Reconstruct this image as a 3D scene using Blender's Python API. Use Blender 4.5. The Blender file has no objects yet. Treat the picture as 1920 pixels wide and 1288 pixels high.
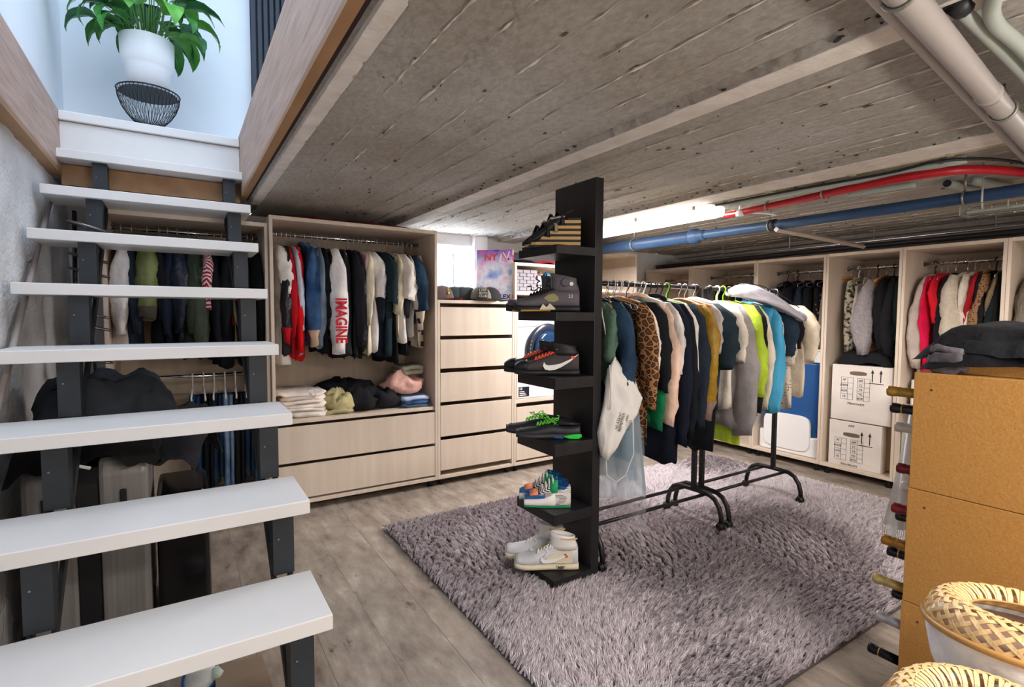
import bpy, bmesh, math, random
import numpy as np
from math import sin, cos, tan, atan, pi, radians, sqrt, hypot
from mathutils import Vector, Matrix, noise as mnoise
random.seed(7); np.random.seed(7)
S = bpy.context.scene; COL = S.collection

# ------------------------------------------------------------------ camera, world, lights, exposure
F_PX = 979.8; YAW = radians(32.478); PITCH = radians(-3.19); ROLL = radians(0.299); EYE = 1.25
f_ = Vector((sin(YAW)*cos(PITCH), cos(YAW)*cos(PITCH), sin(PITCH)))
r0 = Vector((cos(YAW), -sin(YAW), 0)); u0 = r0.cross(f_)
r_ = r0*cos(ROLL)+u0*sin(ROLL); u_ = -r0*sin(ROLL)+u0*cos(ROLL)
cd = bpy.data.cameras.new('camera'); cam = bpy.data.objects.new('camera', cd); COL.objects.link(cam)
M = Matrix((r_, u_, -f_)).transposed().to_4x4(); M.translation = Vector((0, 0, EYE)); cam.matrix_world = M
cd.sensor_fit = 'HORIZONTAL'; cd.sensor_width = 36; cd.lens = 36*F_PX/1920; cd.clip_start = 0.02
S.camera = cam

W = bpy.data.worlds.new('sky'); S.world = W; W.use_nodes = True
bg = W.node_tree.nodes['Background']; bg.inputs[0].default_value = (0.66, 0.80, 1.0, 1); bg.inputs[1].default_value = 1.35

def area(name, loc, size, power, color, rot=(0, 0, 0)):
    l = bpy.data.lights.new(name, 'AREA'); l.shape = 'RECTANGLE'; l.size, l.size_y = size; l.energy = power; l.color = color
    o = bpy.data.objects.new(name, l); o.location = loc; o.rotation_euler = rot; COL.objects.link(o); return o
# daylight falling down the stairwell, the tube by the racks, and unseen fill lights added to brighten the room
area('stairwell_daylight', (-0.1, 1.6, 3.6), (0.8, 3.2), 22, (0.80, 0.90, 1.0))
area('tube_light', (2.68, 2.5, 1.805), (0.09, 1.1), 34, (1.0, 0.95, 0.92))
area('fill_light_back', (1.6, -0.75, 1.90), (1.6, 0.30), 60, (1.0, 0.93, 0.86))  # unseen fill added behind the camera for even light
area('fill_light_side', (3.3, 0.35, 1.90), (0.5, 0.3), 16, (1.0, 0.92, 0.85))  # another added fill, out of view on the right
area('fill_light_upward', (1.3, -1.0, 1.05), (.9, .3), 26, (1.0, 0.94, 0.88), (radians(168), 0, 0))  # added upward fill to brighten the ceiling; no lamp stands there
area('window_daylight', (1.93, 4.30, 1.68), (0.40, 0.26), 12, (0.80, 0.90, 1.0), (radians(-90), 0, 0))
vs = S.view_settings; vs.view_transform = 'Standard'; vs.look = 'None'; vs.gamma = 1; vs.exposure = 0.62; vs.use_curve_mapping = False
S.cycles.max_bounces = 8; S.cycles.diffuse_bounces = 5; S.cycles.transparent_max_bounces = 16
S.cycles.sample_clamp_indirect = 6

# ------------------------------------------------------------------ helpers
def direction(px, py):
    return f_ + r_*((px-960)/F_PX) - u_*((py-644)/F_PX)
def along(px, Y):                     # where the bearing seen at px crosses the row that stands at depth Y
    d = direction(px, 600); return d.x*Y/d.y
def alongX(px, X):
    d = direction(px, 600); return d.y*X/d.x
def zof(py, X, Y):                    # height of the level seen at py for a point standing at X, Y
    # the pixel column is found from the position
    best = None
    lo, hi = -0.5, 3.5
    for _ in range(40):
        m = (lo+hi)/2; P = Vector((X, Y, m-EYE)); y = 644-F_PX*P.dot(u_)/P.dot(f_)
        if y > py: lo = m
        else: hi = m
    return (lo+hi)/2

def lin(h):
    h = h.lstrip('#'); c = [int(h[i:i+2], 16)/255 for i in (0, 2, 4)]
    return tuple(x/12.92 if x <= .04045 else ((x+.055)/1.055)**2.4 for x in c)+(1,)
MATS = {}
def mat(key, col='#888888', rough=.6, metal=0, spec=.5, col2=None, scale=40, bump=0, bscale=60, stretch=(1, 1, 1), emit=None, alpha=1, coat=0, trans=0, detail=4, lo=.35, hi=.65, sheen=0, ior=1.45, aniso_noise=None):
    if key in MATS: return MATS[key]
    m = bpy.data.materials.new(key); m.use_nodes = True; nt = m.node_tree; b = nt.nodes['Principled BSDF']
    b.inputs['Base Color'].default_value = lin(col); b.inputs['Roughness'].default_value = rough
    b.inputs['Metallic'].default_value = metal; b.inputs['Specular IOR Level'].default_value = spec
    b.inputs['Coat Weight'].default_value = coat; b.inputs['Transmission Weight'].default_value = trans; b.inputs['IOR'].default_value = ior
    b.inputs['Alpha'].default_value = alpha; b.inputs['Sheen Weight'].default_value = sheen
    if emit: b.inputs['Emission Color'].default_value = lin(emit[0]); b.inputs['Emission Strength'].default_value = emit[1]
    tc = nt.nodes.new('ShaderNodeTexCoord'); mp = nt.nodes.new('ShaderNodeMapping'); mp.inputs['Scale'].default_value = stretch
    nt.links.new(tc.outputs['Object'], mp.inputs[0])
    if col2:
        n = nt.nodes.new('ShaderNodeTexNoise'); n.inputs['Scale'].default_value = scale; n.inputs['Detail'].default_value = detail
        r = nt.nodes.new('ShaderNodeValToRGB'); r.color_ramp.elements[0].position = lo; r.color_ramp.elements[1].position = hi
        r.color_ramp.elements[0].color = lin(col); r.color_ramp.elements[1].color = lin(col2)
        nt.links.new(mp.outputs[0], n.inputs['Vector']); nt.links.new(n.outputs[0], r.inputs[0]); nt.links.new(r.outputs[0], b.inputs['Base Color'])
    if bump:
        n = nt.nodes.new('ShaderNodeTexNoise'); n.inputs['Scale'].default_value = bscale; n.inputs['Detail'].default_value = 5
        bp = nt.nodes.new('ShaderNodeBump'); bp.inputs['Strength'].default_value = bump; bp.inputs['Distance'].default_value = .01 if bscale > 40 else .03
        nt.links.new(mp.outputs[0], n.inputs['Vector']); nt.links.new(n.outputs[0], bp.inputs['Height']); nt.links.new(bp.outputs[0], b.inputs['Normal'])
    MATS[key] = m; return m
def nodes(m): return m.node_tree, m.node_tree.nodes['Principled BSDF']
def shade(h, k):
    c = [int(h.lstrip('#')[i:i+2], 16) for i in (0, 2, 4)]
    return '#'+''.join('%02x' % max(0, min(255, int(x*k))) for x in c)
def cloth(h, tag='cloth'):
    return mat('%s_%s' % (tag, h.lstrip('#')), h, rough=.88, spec=.25, col2=shade(h, 1.14), scale=9, bump=.55, bscale=11, sheen=.0)
def patterned(key, base, ink, kind, scale=30, ink2=None):
    if key in MATS: return MATS[key]
    m = mat(key, base, rough=.88, spec=.2); nt, b = nodes(m); N = nt.nodes.new; L = nt.links.new
    tc = N('ShaderNodeTexCoord')
    if kind in ('leopard', 'spots'):
        v = N('ShaderNodeTexVoronoi'); v.inputs['Scale'].default_value = scale; v.feature = 'F1'
        L(tc.outputs['Object'], v.inputs['Vector'])
        r = N('ShaderNodeValToRGB'); e = r.color_ramp.elements
        if kind == 'leopard':
            v.feature = 'DISTANCE_TO_EDGE'; e[0].position = .07; e[0].color = lin(base); e[1].position = .40; e[1].color = lin(ink2 or '#3b2a20')
            e.new(.11).color = lin(ink); e.new(.20).color = lin(ink)
        else:
            e[0].position = .30; e[0].color = lin(ink); e[1].position = .36; e[1].color = lin(base)
        L(v.outputs['Distance'], r.inputs[0]); L(r.outputs[0], b.inputs['Base Color'])
    elif kind in ('stripe', 'stripez', 'check'):
        sx = N('ShaderNodeSeparateXYZ'); L(tc.outputs['Object'], sx.inputs[0])
        def band(sock, sc):
            a = N('ShaderNodeMath'); a.operation = 'MULTIPLY'; a.inputs[1].default_value = sc; L(sock, a.inputs[0])
            s = N('ShaderNodeMath'); s.operation = 'SINE'; L(a.outputs[0], s.inputs[0])
            g = N('ShaderNodeMath'); g.operation = 'GREATER_THAN'; g.inputs[1].default_value = .15; L(s.outputs[0], g.inputs[0]); return g.outputs[0]
        if kind == 'stripez': fac = band(sx.outputs['Z'], scale)
        elif kind == 'stripe':
            ad = N('ShaderNodeMath'); ad.operation = 'ADD'; L(sx.outputs['Y'], ad.inputs[0]); L(sx.outputs['Z'], ad.inputs[1]); fac = band(ad.outputs[0], scale)
        else:
            f1 = band(sx.outputs['Y'], scale); f2 = band(sx.outputs['Z'], scale)
            ad = N('ShaderNodeMath'); ad.operation = 'MULTIPLY'; L(f1, ad.inputs[0]); L(f2, ad.inputs[1]); fac = ad.outputs[0]
        mx = N('ShaderNodeMix'); mx.data_type = 'RGBA'; mx.inputs[6].default_value = lin(base); mx.inputs[7].default_value = lin(ink)
        L(fac, mx.inputs[0]); L(mx.outputs[2], b.inputs['Base Color'])
    elif kind == 'motif':
        v = N('ShaderNodeTexVoronoi'); v.inputs['Scale'].default_value = scale*1.6; v.distance = 'MANHATTAN'; v.inputs['Randomness'].default_value = .55
        w = N('ShaderNodeTexWave'); w.inputs['Scale'].default_value = scale*.25; w.bands_direction = 'Z'; w.inputs['Distortion'].default_value = 2.0; w.inputs['Detail Scale'].default_value = 6
        L(tc.outputs['Object'], v.inputs['Vector']); L(tc.outputs['Object'], w.inputs['Vector'])
        a = N('ShaderNodeMath'); a.operation = 'MULTIPLY'; L(v.outputs['Distance'], a.inputs[0]); L(w.outputs[0], a.inputs[1])
        g = N('ShaderNodeMath'); g.operation = 'GREATER_THAN'; g.inputs[1].default_value = .34; L(v.outputs['Distance'], g.inputs[0])
        mx = N('ShaderNodeMix'); mx.data_type = 'RGBA'; mx.inputs[6].default_value = lin(base); mx.inputs[7].default_value = lin(ink)
        L(g.outputs[0], mx.inputs[0]); L(mx.outputs[2], b.inputs['Base Color'])
    return m

class MB:
    def __init__(s): s.v = []; s.f = []
    def add(s, vs, fs):
        o = len(s.v); s.v += [tuple(v) for v in vs]; s.f += [tuple(i+o for i in f) for f in fs]; return s
    def box(s, x0, x1, y0, y1, z0, z1):
        x0, x1 = sorted((x0, x1)); y0, y1 = sorted((y0, y1)); z0, z1 = sorted((z0, z1))
        return s.add([(x0,y0,z0),(x1,y0,z0),(x1,y1,z0),(x0,y1,z0),(x0,y0,z1),(x1,y0,z1),(x1,y1,z1),(x0,y1,z1)],
                     [(0,3,2,1),(4,5,6,7),(0,1,5,4),(1,2,6,5),(2,3,7,6),(3,0,4,7)])
    def tube(s, pts, r, n=8, caps=True, flat=1.0, closed=False):
        pts = [Vector(p) for p in pts]; R = r if hasattr(r, '__len__') else [r]*len(pts)
        vs, fs = [], []; prev = None; m = len(pts)
        for i, p in enumerate(pts):
            if closed: d = pts[(i+1) % m]-pts[i-1]
            else: d = pts[min(i+1, m-1)]-pts[max(i-1, 0)]
            if d.length < 1e-9: d = Vector((0, 0, 1))
            d.normalize()
            if prev is None: a = d.orthogonal() if abs(d.z) > .9 else d.cross(Vector((0, 0, 1)))
            else: a = prev-d*prev.dot(d)
            if a.length < 1e-6: a = d.orthogonal()
            a.normalize(); prev = a; b = d.cross(a)
            for k in range(n):
                t = 2*pi*k/n; vs.append(p+a*cos(t)*R[i]+b*sin(t)*R[i]*flat)
        for i in range(m if closed else m-1):
            j = (i+1) % m
            for k in range(n): fs.append((i*n+k, i*n+(k+1) % n, j*n+(k+1) % n, j*n+k))
        if caps and not closed: fs.append(tuple(range(n-1, -1, -1))); fs.append(tuple((m-1)*n+k for k in range(n)))
        return s.add(vs, fs)
    def lathe(s, prof, c=(0, 0, 0), n=24, axis='Z', caps=True):
        vs, fs = [], []; m = len(prof); cx, cy, cz = c
        for (r, z) in prof:
            for k in range(n):
                t = 2*pi*k/n; a, b = r*cos(t), r*sin(t)
                vs.append({'Z': (cx+a, cy+b, cz+z), 'Y': (cx+b, cy+z, cz+a), 'X': (cx+z, cy+a, cz+b)}[axis])
        for i in range(m-1):
            for k in range(n): fs.append((i*n+k, i*n+(k+1) % n, (i+1)*n+(k+1) % n, (i+1)*n+k))
        if caps:
            if prof[0][0] > 1e-4: fs.append(tuple(range(n-1, -1, -1)))
            if prof[-1][0] > 1e-4: fs.append(tuple((m-1)*n+k for k in range(n)))
        return s.add(vs, fs)
    def loft(s, rings, caps=True):
        n = len(rings[0]); vs = [p for r in rings for p in r]; fs = []
        for i in range(len(rings)-1):
            for k in range(n): fs.append((i*n+k, i*n+(k+1) % n, (i+1)*n+(k+1) % n, (i+1)*n+k))
        if caps: fs.append(tuple(range(n-1, -1, -1))); fs.append(tuple((len(rings)-1)*n+k for k in range(n)))
        return s.add(vs, fs)
    def prism(s, poly, axis, a, b):     # 2D polygon extruded along an axis
        def P(p, h): return {'X': (h, p[0], p[1]), 'Y': (p[0], h, p[1]), 'Z': (p[0], p[1], h)}[axis]
        n = len(poly); vs = [P(p, a) for p in poly]+[P(p, b) for p in poly]
        fs = [tuple(range(n-1, -1, -1)), tuple(range(n, 2*n))]+[(k, (k+1) % n, n+(k+1) % n, n+k) for k in range(n)]
        return s.add(vs, fs)
    def grid(s, fn, nu, nv):
        vs = [fn(i/nu, j/nv) for i in range(nu+1) for j in range(nv+1)]
        fs = [(i*(nv+1)+j, (i+1)*(nv+1)+j, (i+1)*(nv+1)+j+1, i*(nv+1)+j+1) for i in range(nu) for j in range(nv)]
        return s.add(vs, fs)
    def build(s, name, m, parent=None, smooth=False, bevel=0, local=False, fix=True, subsurf=0):
        me = bpy.data.meshes.new(name)
        off = Vector((0, 0, 0))
        if parent is not None and not local: off = origin(parent)
        me.from_pydata([tuple(Vector(v)-off) for v in s.v], [], s.f)
        if fix:
            b = bmesh.new(); b.from_mesh(me); bmesh.ops.recalc_face_normals(b, faces=b.faces); b.to_mesh(me); b.free()
        if smooth: me.polygons.foreach_set('use_smooth', [True]*len(me.polygons))
        me.materials.append(m); me.update()
        o = bpy.data.objects.new(name, me); COL.objects.link(o)
        if parent is not None: o.parent = parent
        if bevel: q = o.modifiers.new('bevel', 'BEVEL'); q.width = bevel; q.segments = 2; q.limit_method = 'ANGLE'
        if subsurf: q = o.modifiers.new('sub', 'SUBSURF'); q.levels = subsurf; q.render_levels = subsurf
        return o
def origin(o):
    p = Vector(o.location)
    while o.parent is not None: o = o.parent; p += Vector(o.location)
    return p
def tag(o, label=None, cat=None, group=None, kind=None):
    if label:
        n = len(label.split())
        if not 4 <= n <= 16 and cat: print('LABEL LENGTH', n, label)
        o['label'] = label
    if cat: o['category'] = cat
    if group: o['group'] = group
    if kind: o['kind'] = kind
    return o
def thing(name, loc, label, cat, group=None, rz=0):
    o = bpy.data.objects.new(name, None); o.empty_display_size = .05; COL.objects.link(o)
    o.location = loc; o.rotation_euler = (0, 0, rz); return tag(o, label, cat, group)
def text(body, size, m, parent, name='lettering', loc=(0, 0, 0), mx=None, ext=.0008, align='CENTER', bold=0, sx=1.0):
    c = bpy.data.curves.new(name, 'FONT'); c.body = body; c.size = size; c.extrude = ext; c.align_x = align; c.align_y = 'CENTER'; c.offset = bold; c.resolution_u = 3
    t = bpy.data.objects.new('tmp', c); COL.objects.link(t); bpy.context.view_layer.update()
    me = bpy.data.meshes.new_from_object(t); bpy.data.objects.remove(t); me.name = name
    me.transform(Matrix.Diagonal((sx, 1, 1, 1)))
    if mx is not None: me.transform(mx)
    me.materials.clear(); me.materials.append(m)
    o = bpy.data.objects.new(name, me); COL.objects.link(o); o.parent = parent
    o.location = Vector(loc)-(origin(parent) if parent is not None else Vector((0, 0, 0))); return o
def frame(xa, ya):                      # matrix whose x axis is xa, y axis ya (for lettering on a face)
    xa = Vector(xa).normalized(); ya = Vector(ya).normalized(); return Matrix((xa, ya, xa.cross(ya))).transposed().to_4x4()
FACE_Y = frame((1, 0, 0), (0, 0, 1))    # read from the -Y side
FACE_X = frame((0, -1, 0), (0, 0, 1))   # read from the -X side

# ------------------------------------------------------------------ common materials
WHITE_TREAD = mat('white_lacquer', '#dad8d7', rough=.35, col2='#d3d1d0', scale=3)
STEEL = mat('charcoal_steel', '#23272b', rough=.5, spec=.4, col2='#2b3035', scale=8)
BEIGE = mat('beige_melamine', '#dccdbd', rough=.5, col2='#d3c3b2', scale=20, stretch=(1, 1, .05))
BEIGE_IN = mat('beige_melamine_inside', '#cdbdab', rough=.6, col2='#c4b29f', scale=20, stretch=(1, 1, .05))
CHROME = mat('chrome', '#d8d8da', rough=.18, metal=1)
WIRE = mat('bright_wire', '#d0cbd0', rough=.3, metal=.8)
BLACKM = mat('black_metal', '#17161a', rough=.35, spec=.5)
BLACKP = mat('black_plastic', '#141317', rough=.45)
WHITEP = mat('white_plastic', '#ebebec', rough=.4)
WOODH = mat('hanger_wood', '#c98b45', rough=.45, col2='#b5762f', scale=12)
ESPRESSO = mat('black_brown_veneer', '#1b1a1d', rough=.42, col2='#232124', scale=30, stretch=(1, 1, .04), spec=.45)
OAK = mat('oak_fascia', '#c0a596', rough=.5, col2='#9c8072', scale=7, stretch=(6, .5, 6), lo=.3, hi=.75, bump=.06, bscale=20)
OAK_EDGE = mat('oak_edge', '#a17a55', rough=.5, col2='#8f6a46', scale=10, stretch=(1, .3, 1))

# ------------------------------------------------------------------ the setting
def plaster(key, c1, c2, bump=.5, sc=6):
    return mat(key, c1, rough=.9, col2=c2, scale=sc, bump=bump, bscale=55, lo=.3, hi=.7, spec=.2)
PL_L = plaster('rough_white_plaster', '#d5d6d8', '#c2c0c0', .8)
PL_B = plaster('basement_paint', '#c6c1ba', '#aaa49c', .5)
PL_UP = mat('smooth_white_paint', '#e6ecf2', rough=.8, col2='#dfe6ee', scale=2)
CONC = mat('painted_board_marked_concrete', '#ccc3b9', rough=.88, spec=.25)
nt, b = nodes(CONC); N = nt.nodes.new; L = nt.links.new
tc = N('ShaderNodeTexCoord')
n1 = N('ShaderNodeTexNoise'); n1.inputs['Scale'].default_value = 1.7; n1.inputs['Detail'].default_value = 6
rp = N('ShaderNodeValToRGB'); rp.color_ramp.elements[0].position = .35; rp.color_ramp.elements[1].position = .68
rp.color_ramp.elements[0].color = lin('#cdc3b6'); rp.color_ramp.elements[1].color = lin('#e6e1dc')
L(tc.outputs['Object'], n1.inputs['Vector']); L(n1.outputs[0], rp.inputs[0])
n2 = N('ShaderNodeTexNoise'); n2.inputs['Scale'].default_value = 13; n2.inputs['Detail'].default_value = 7; n2.inputs['Roughness'].default_value = .7
mp = N('ShaderNodeMapping'); mp.inputs['Scale'].default_value = (1.5, 1.1, 1); L(tc.outputs['Object'], mp.inputs[0]); L(mp.outputs[0], n2.inputs['Vector'])
rs = N('ShaderNodeValToRGB'); rs.color_ramp.elements[0].position = .71; rs.color_ramp.elements[1].position = .80
rs.color_ramp.elements[0].color = (1, 1, 1, 1); rs.color_ramp.elements[1].color = lin('#6a5a48')
L(n2.outputs[0], rs.inputs[0])
mx = N('ShaderNodeMix'); mx.data_type = 'RGBA'; mx.blend_type = 'MULTIPLY'; mx.inputs[0].default_value = .7
n3 = N('ShaderNodeTexNoise'); n3.inputs['Scale'].default_value = 48; n3.inputs['Detail'].default_value = 5; n3.inputs['Roughness'].default_value = .7
m3 = N('ShaderNodeMapping'); m3.inputs['Scale'].default_value = (1.3, .8, 1); L(tc.outputs['Object'], m3.inputs[0]); L(m3.outputs[0], n3.inputs['Vector'])
r3 = N('ShaderNodeValToRGB'); r3.color_ramp.elements[0].position = .36; r3.color_ramp.elements[1].position = .60
r3.color_ramp.elements[0].color = lin('#c9bfb2'); r3.color_ramp.elements[1].color = (1, 1, 1, 1); L(n3.outputs[0], r3.inputs[0])
m4 = N('ShaderNodeMix'); m4.data_type = 'RGBA'; m4.blend_type = 'MULTIPLY'; m4.inputs[0].default_value = .5
L(rp.outputs[0], mx.inputs[6]); L(rs.outputs[0], mx.inputs[7]); L(mx.outputs[2], m4.inputs[6]); L(r3.outputs[0], m4.inputs[7]); L(m4.outputs[2], b.inputs['Base Color'])
vo = N('ShaderNodeTexNoise'); vo.inputs['Scale'].default_value = 42; vo.inputs['Detail'].default_value = 9; vo.inputs['Roughness'].default_value = .8
m2 = N('ShaderNodeMapping'); m2.inputs['Scale'].default_value = (1, .7, 1); L(tc.outputs['Object'], m2.inputs[0]); L(m2.outputs[0], vo.inputs['Vector'])
bp = N('ShaderNodeBump'); bp.inputs['Strength'].default_value = 1; bp.inputs['Distance'].default_value = .03
L(vo.outputs[0], bp.inputs['Height']); L(bp.outputs[0], b.inputs['Normal'])
RIBW = plaster('rib_paint', '#d6cfc9', '#c2b9b0', .35, 12)
PITDARK = mat('pit_dark', '#2d2620', rough=.95)

ZC = 1.93
FLOORB = mat('screed', '#6e665c', rough=.9)
fl = MB().box(-.62, 4.95, -1.4, 4.15, -.06, -.012).build('floor', FLOORB); tag(fl, kind='structure')
FLOOR = mat('grey_brown_vinyl_wood', '#8f8475', rough=.28, spec=.5)
nt, b = nodes(FLOOR); N = nt.nodes.new; L = nt.links.new
tc = N('ShaderNodeTexCoord'); oi = N('ShaderNodeObjectInfo')
ad = N('ShaderNodeVectorMath'); ad.operation = 'ADD'; sc_ = N('ShaderNodeVectorMath'); sc_.operation = 'SCALE'; sc_.inputs[3].default_value = .5
cx_ = N('ShaderNodeCombineXYZ'); L(oi.outputs['Random'], cx_.inputs[1]); L(cx_.outputs[0], sc_.inputs[0])
gm = N('ShaderNodeNewGeometry')
L(gm.outputs['Position'], ad.inputs[0]); L(sc_.outputs[0], ad.inputs[1])
mp = N('ShaderNodeMapping'); mp.inputs['Scale'].default_value = (5, 1.8, 1); L(ad.outputs[0], mp.inputs[0])
na = N('ShaderNodeTexNoise'); na.inputs['Scale'].default_value = 2.2; na.inputs['Detail'].default_value = 8; na.inputs['Roughness'].default_value = .66
L(mp.outputs[0], na.inputs['Vector'])
ra = N('ShaderNodeValToRGB'); e = ra.color_ramp.elements; e[0].position = .25; e[0].color = lin('#665b51'); e[1].position = .74; e[1].color = lin('#bdb4aa')
q = e.new(.42); q.color = lin('#8d8279'); q = e.new(.56); q.color = lin('#a1968b')
L(na.outputs[0], ra.inputs[0])
nb = N('ShaderNodeTexNoise'); nb.inputs['Scale'].default_value = 5.5; nb.inputs['Detail'].default_value = 9; nb.inputs['Roughness'].default_value = .72
mb_ = N('ShaderNodeMapping'); mb_.inputs['Scale'].default_value = (2.6, .9, 1); L(gm.outputs['Position'], mb_.inputs[0]); L(mb_.outputs[0], nb.inputs['Vector'])
rb = N('ShaderNodeValToRGB'); rb.color_ramp.elements[0].position = .60; rb.color_ramp.elements[1].position = .70
rb.color_ramp.elements[0].color = (1, 1, 1, 1); rb.color_ramp.elements[1].color = lin('#7d6a58'); L(nb.outputs[0], rb.inputs[0])
mx = N('ShaderNodeMix'); mx.data_type = 'RGBA'; mx.blend_type = 'MULTIPLY'; mx.inputs[0].default_value = .9
L(ra.outputs[0], mx.inputs[6]); L(rb.outputs[0], mx.inputs[7]); L(mx.outputs[2], b.inputs['Base Color'])
rr = N('ShaderNodeMapRange'); rr.inputs[3].default_value = .06; rr.inputs[4].default_value = .24; L(na.outputs[0], rr.inputs[0]); L(rr.outputs[0], b.inputs['Roughness'])
bp = N('ShaderNodeBump'); bp.inputs['Strength'].default_value = .12; bp.inputs['Distance'].default_value = .004
L(na.outputs[0], bp.inputs['Height']); L(bp.outputs[0], b.inputs['Normal'])
# vinyl planks, laid towards the back wall
PLW, PLL = .21, 1.22
base_plank = None
for i in range(-3, 24):
    x0 = i*PLW
    if x0 < -.62: continue
    off = (i*0.47) % PLL
    for k in range(-2, 5):
        y0 = k*PLL-off
        if y0+PLL < -1.35 or y0 > 4.1: continue
        if x0 > 4.6: continue
        if base_plank is None:
            o = MB().box(.0003, PLW-.0003, .0003, PLL-.0003, -.010, 0).build('plank', FLOOR, fl, bevel=.0005, local=True); base_plank = o
        else:
            o = bpy.data.objects.new('plank', base_plank.data); COL.objects.link(o); o.parent = fl
            q = o.modifiers.new('bevel', 'BEVEL'); q.width = .0005; q.segments = 1
        o.location = (x0, y0, -.0005*random.random())

# walls
def struct(name, mb, m, parent=None, **k):
    o = mb.build(name, m, parent, **k)
    if parent is None: tag(o, kind='structure')
    return o
def rough_sheet(fn, nu, nv, amp, sc):
    mbx = MB()
    def g(a, b2):
        p, nrm = fn(a, b2); d = mnoise.fractal(Vector(p)*sc, 1.0, 2.0, 4)*amp
        return tuple(Vector(p)+Vector(nrm)*d)
    return mbx.grid(g, nu, nv)
wl = rough_sheet(lambda a, c: ((-.545, -1.4+a*5.5, -.02+c*2.02), (1, 0, 0)), 150, 60, .006, 9); wl.box(-.62, -.555, -1.4, 4.1, -.02, 2.0)
struct('wall_left', wl, PL_L, smooth=False)
struct('wall_right', MB().box(4.90, 4.97, -1.4, 4.2, -.02, 2.3), PL_B)
struct('wall_front', MB().box(-.62, 4.97, -1.47, -1.4, -.02, 3.0), PL_B)
WX0, WX1, WZ0, WZ1 = 1.63, 2.17, 1.46, 1.84          # the small window high in the back wall
wb = MB()
wb.box(-.62, WX0, 4.08, 4.4, -.02, ZC); wb.box(WX1, 4.97, 4.08, 4.4, -.02, ZC); wb.box(WX0, WX1, 4.08, 4.4, -.02, WZ0); wb.box(WX0, WX1, 4.08, 4.4, WZ1, ZC)
struct('wall_back', wb, mat('back_wall_paint', '#dcdcdc', rough=.85, col2='#cfcfce', scale=6, bump=.2))
win = struct('window_1', MB().box(WX0, WX1, 4.30, 4.36, WZ0, WZ0+.05).box(WX0, WX1, 4.30, 4.36, WZ1-.05, WZ1).box(WX0, WX0+.05, 4.30, 4.36, WZ0+.05, WZ1-.05).box(WX1-.05, WX1, 4.30, 4.36, WZ0+.05, WZ1-.05)
             .box(1.885, 1.935, 4.30, 4.36, WZ0+.05, WZ1-.05), WHITEP, bevel=.004)
GLASS = mat('window_glass', '#ffffff', rough=.02, trans=1, ior=1.02)
MB().box(WX0+.05, 1.885, 4.325, 4.333, WZ0+.05, WZ1-.05).build('pane', GLASS, win)
MB().box(1.935, WX1-.05, 4.325, 4.333, WZ0+.05, WZ1-.05).build('pane', GLASS, win)
MB().box(1.95, 1.965, 4.285, 4.30, 1.58, 1.70).build('window_handle', WHITEP, win, bevel=.002)
struct('trim_1', MB().box(WX1, WX1+.13, 4.02, 4.08, 1.40, ZC), WHITEP, bevel=.002)
struct('trim_2', MB().box(WX0-.02, WX1, 4.04, 4.36, WZ0-.02, WZ0), WHITEP, bevel=.002)

# ceiling slab with the stairwell opening, board marks and ribs
OX0, OX1, OY0, OY1 = -.54, .36, .25, 3.63
ce = MB()
ce.box(OX1, 4.97, -1.4, 4.08, ZC+.012, 2.28); ce.box(-.62, OX1, -1.4, OY0, ZC+.012, 2.28)
ce.box(-.62, OX1, OY1, 4.4, ZC+.03, 2.27)
CEIL = struct('ceiling', ce, CONC)
RIBS = [(1.345, 1.45), (2.43, 2.62), (4.78, 4.88)]
bounds = [.44]
xs = .44
def board(x0, x1, y0, y1, z):
    nu = max(4, int((x1-x0)/.0125)); nv = int((y1-y0)/.022); mbx = MB(); zo = random.random()*.007
    def g(a, c):
        x = x0+a*(x1-x0); y = y0+c*(y1-y0)
        d = mnoise.fractal(Vector((x*30, y*17, 1)), .8, 2.1, 4)*.0038+mnoise.noise(Vector((x*7, y*4, 9)))*.003
        e_ = min(a, 1-a)
        if e_ < .01: d = mnoise.fractal(Vector((x*30, y*17, 1)), .8, 2.1, 4)*.003-max(0, mnoise.noise(Vector((y*31, x*5, 4))))*.012+max(0, mnoise.noise(Vector((y*7, x*3, 3)))-.15)*.02
        return (x, y, z+d-(zo if e_ >= .01 else .002))
    mbx.grid(g, nu, nv)
    return mbx.build('board_mark', CONC, CEIL, fix=False, smooth=False)
CONCR = mat('joint_mortar', '#d8d1c8', rough=.9, col2='#bdb0a0', scale=9)
random.seed(3)
x = OX1+.075
while x < 4.88:
    w = random.choice((.10, .115, .13, .14, .155))
    nxt = x+w
    for a, b2 in RIBS:
        if x < a < nxt+.04: nxt = a
        if a-.001 <= x < b2: nxt = b2
    nxt = min(nxt, 4.9)
    inrib = any(a-.001 <= x < b2 for a, b2 in RIBS)
    if not inrib:
        board(x, nxt, -1.38, 4.08, ZC)
        if x > .5:
            for j in range(1):
                pts = []; rr_ = []
                for i in range(330):
                    y = -1.3+i*.0162+random.uniform(-.004, .004); v = mnoise.noise(Vector((y*24, x*7+j*9, 2)))+.5*mnoise.noise(Vector((y*3.2, x*5, j)))
                    pts.append((x+.005*mnoise.noise(Vector((y*20, x, j)))+.004*j, y, ZC-.0065)); rr_.append(max(.0005, .0008+.0075*v))
                MB().tube(pts, rr_, 5, caps=False, flat=.8).build('joint_ridge', CONCR, CEIL, fix=False)
    x = nxt
spec = MB(); random.seed(8)
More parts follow.
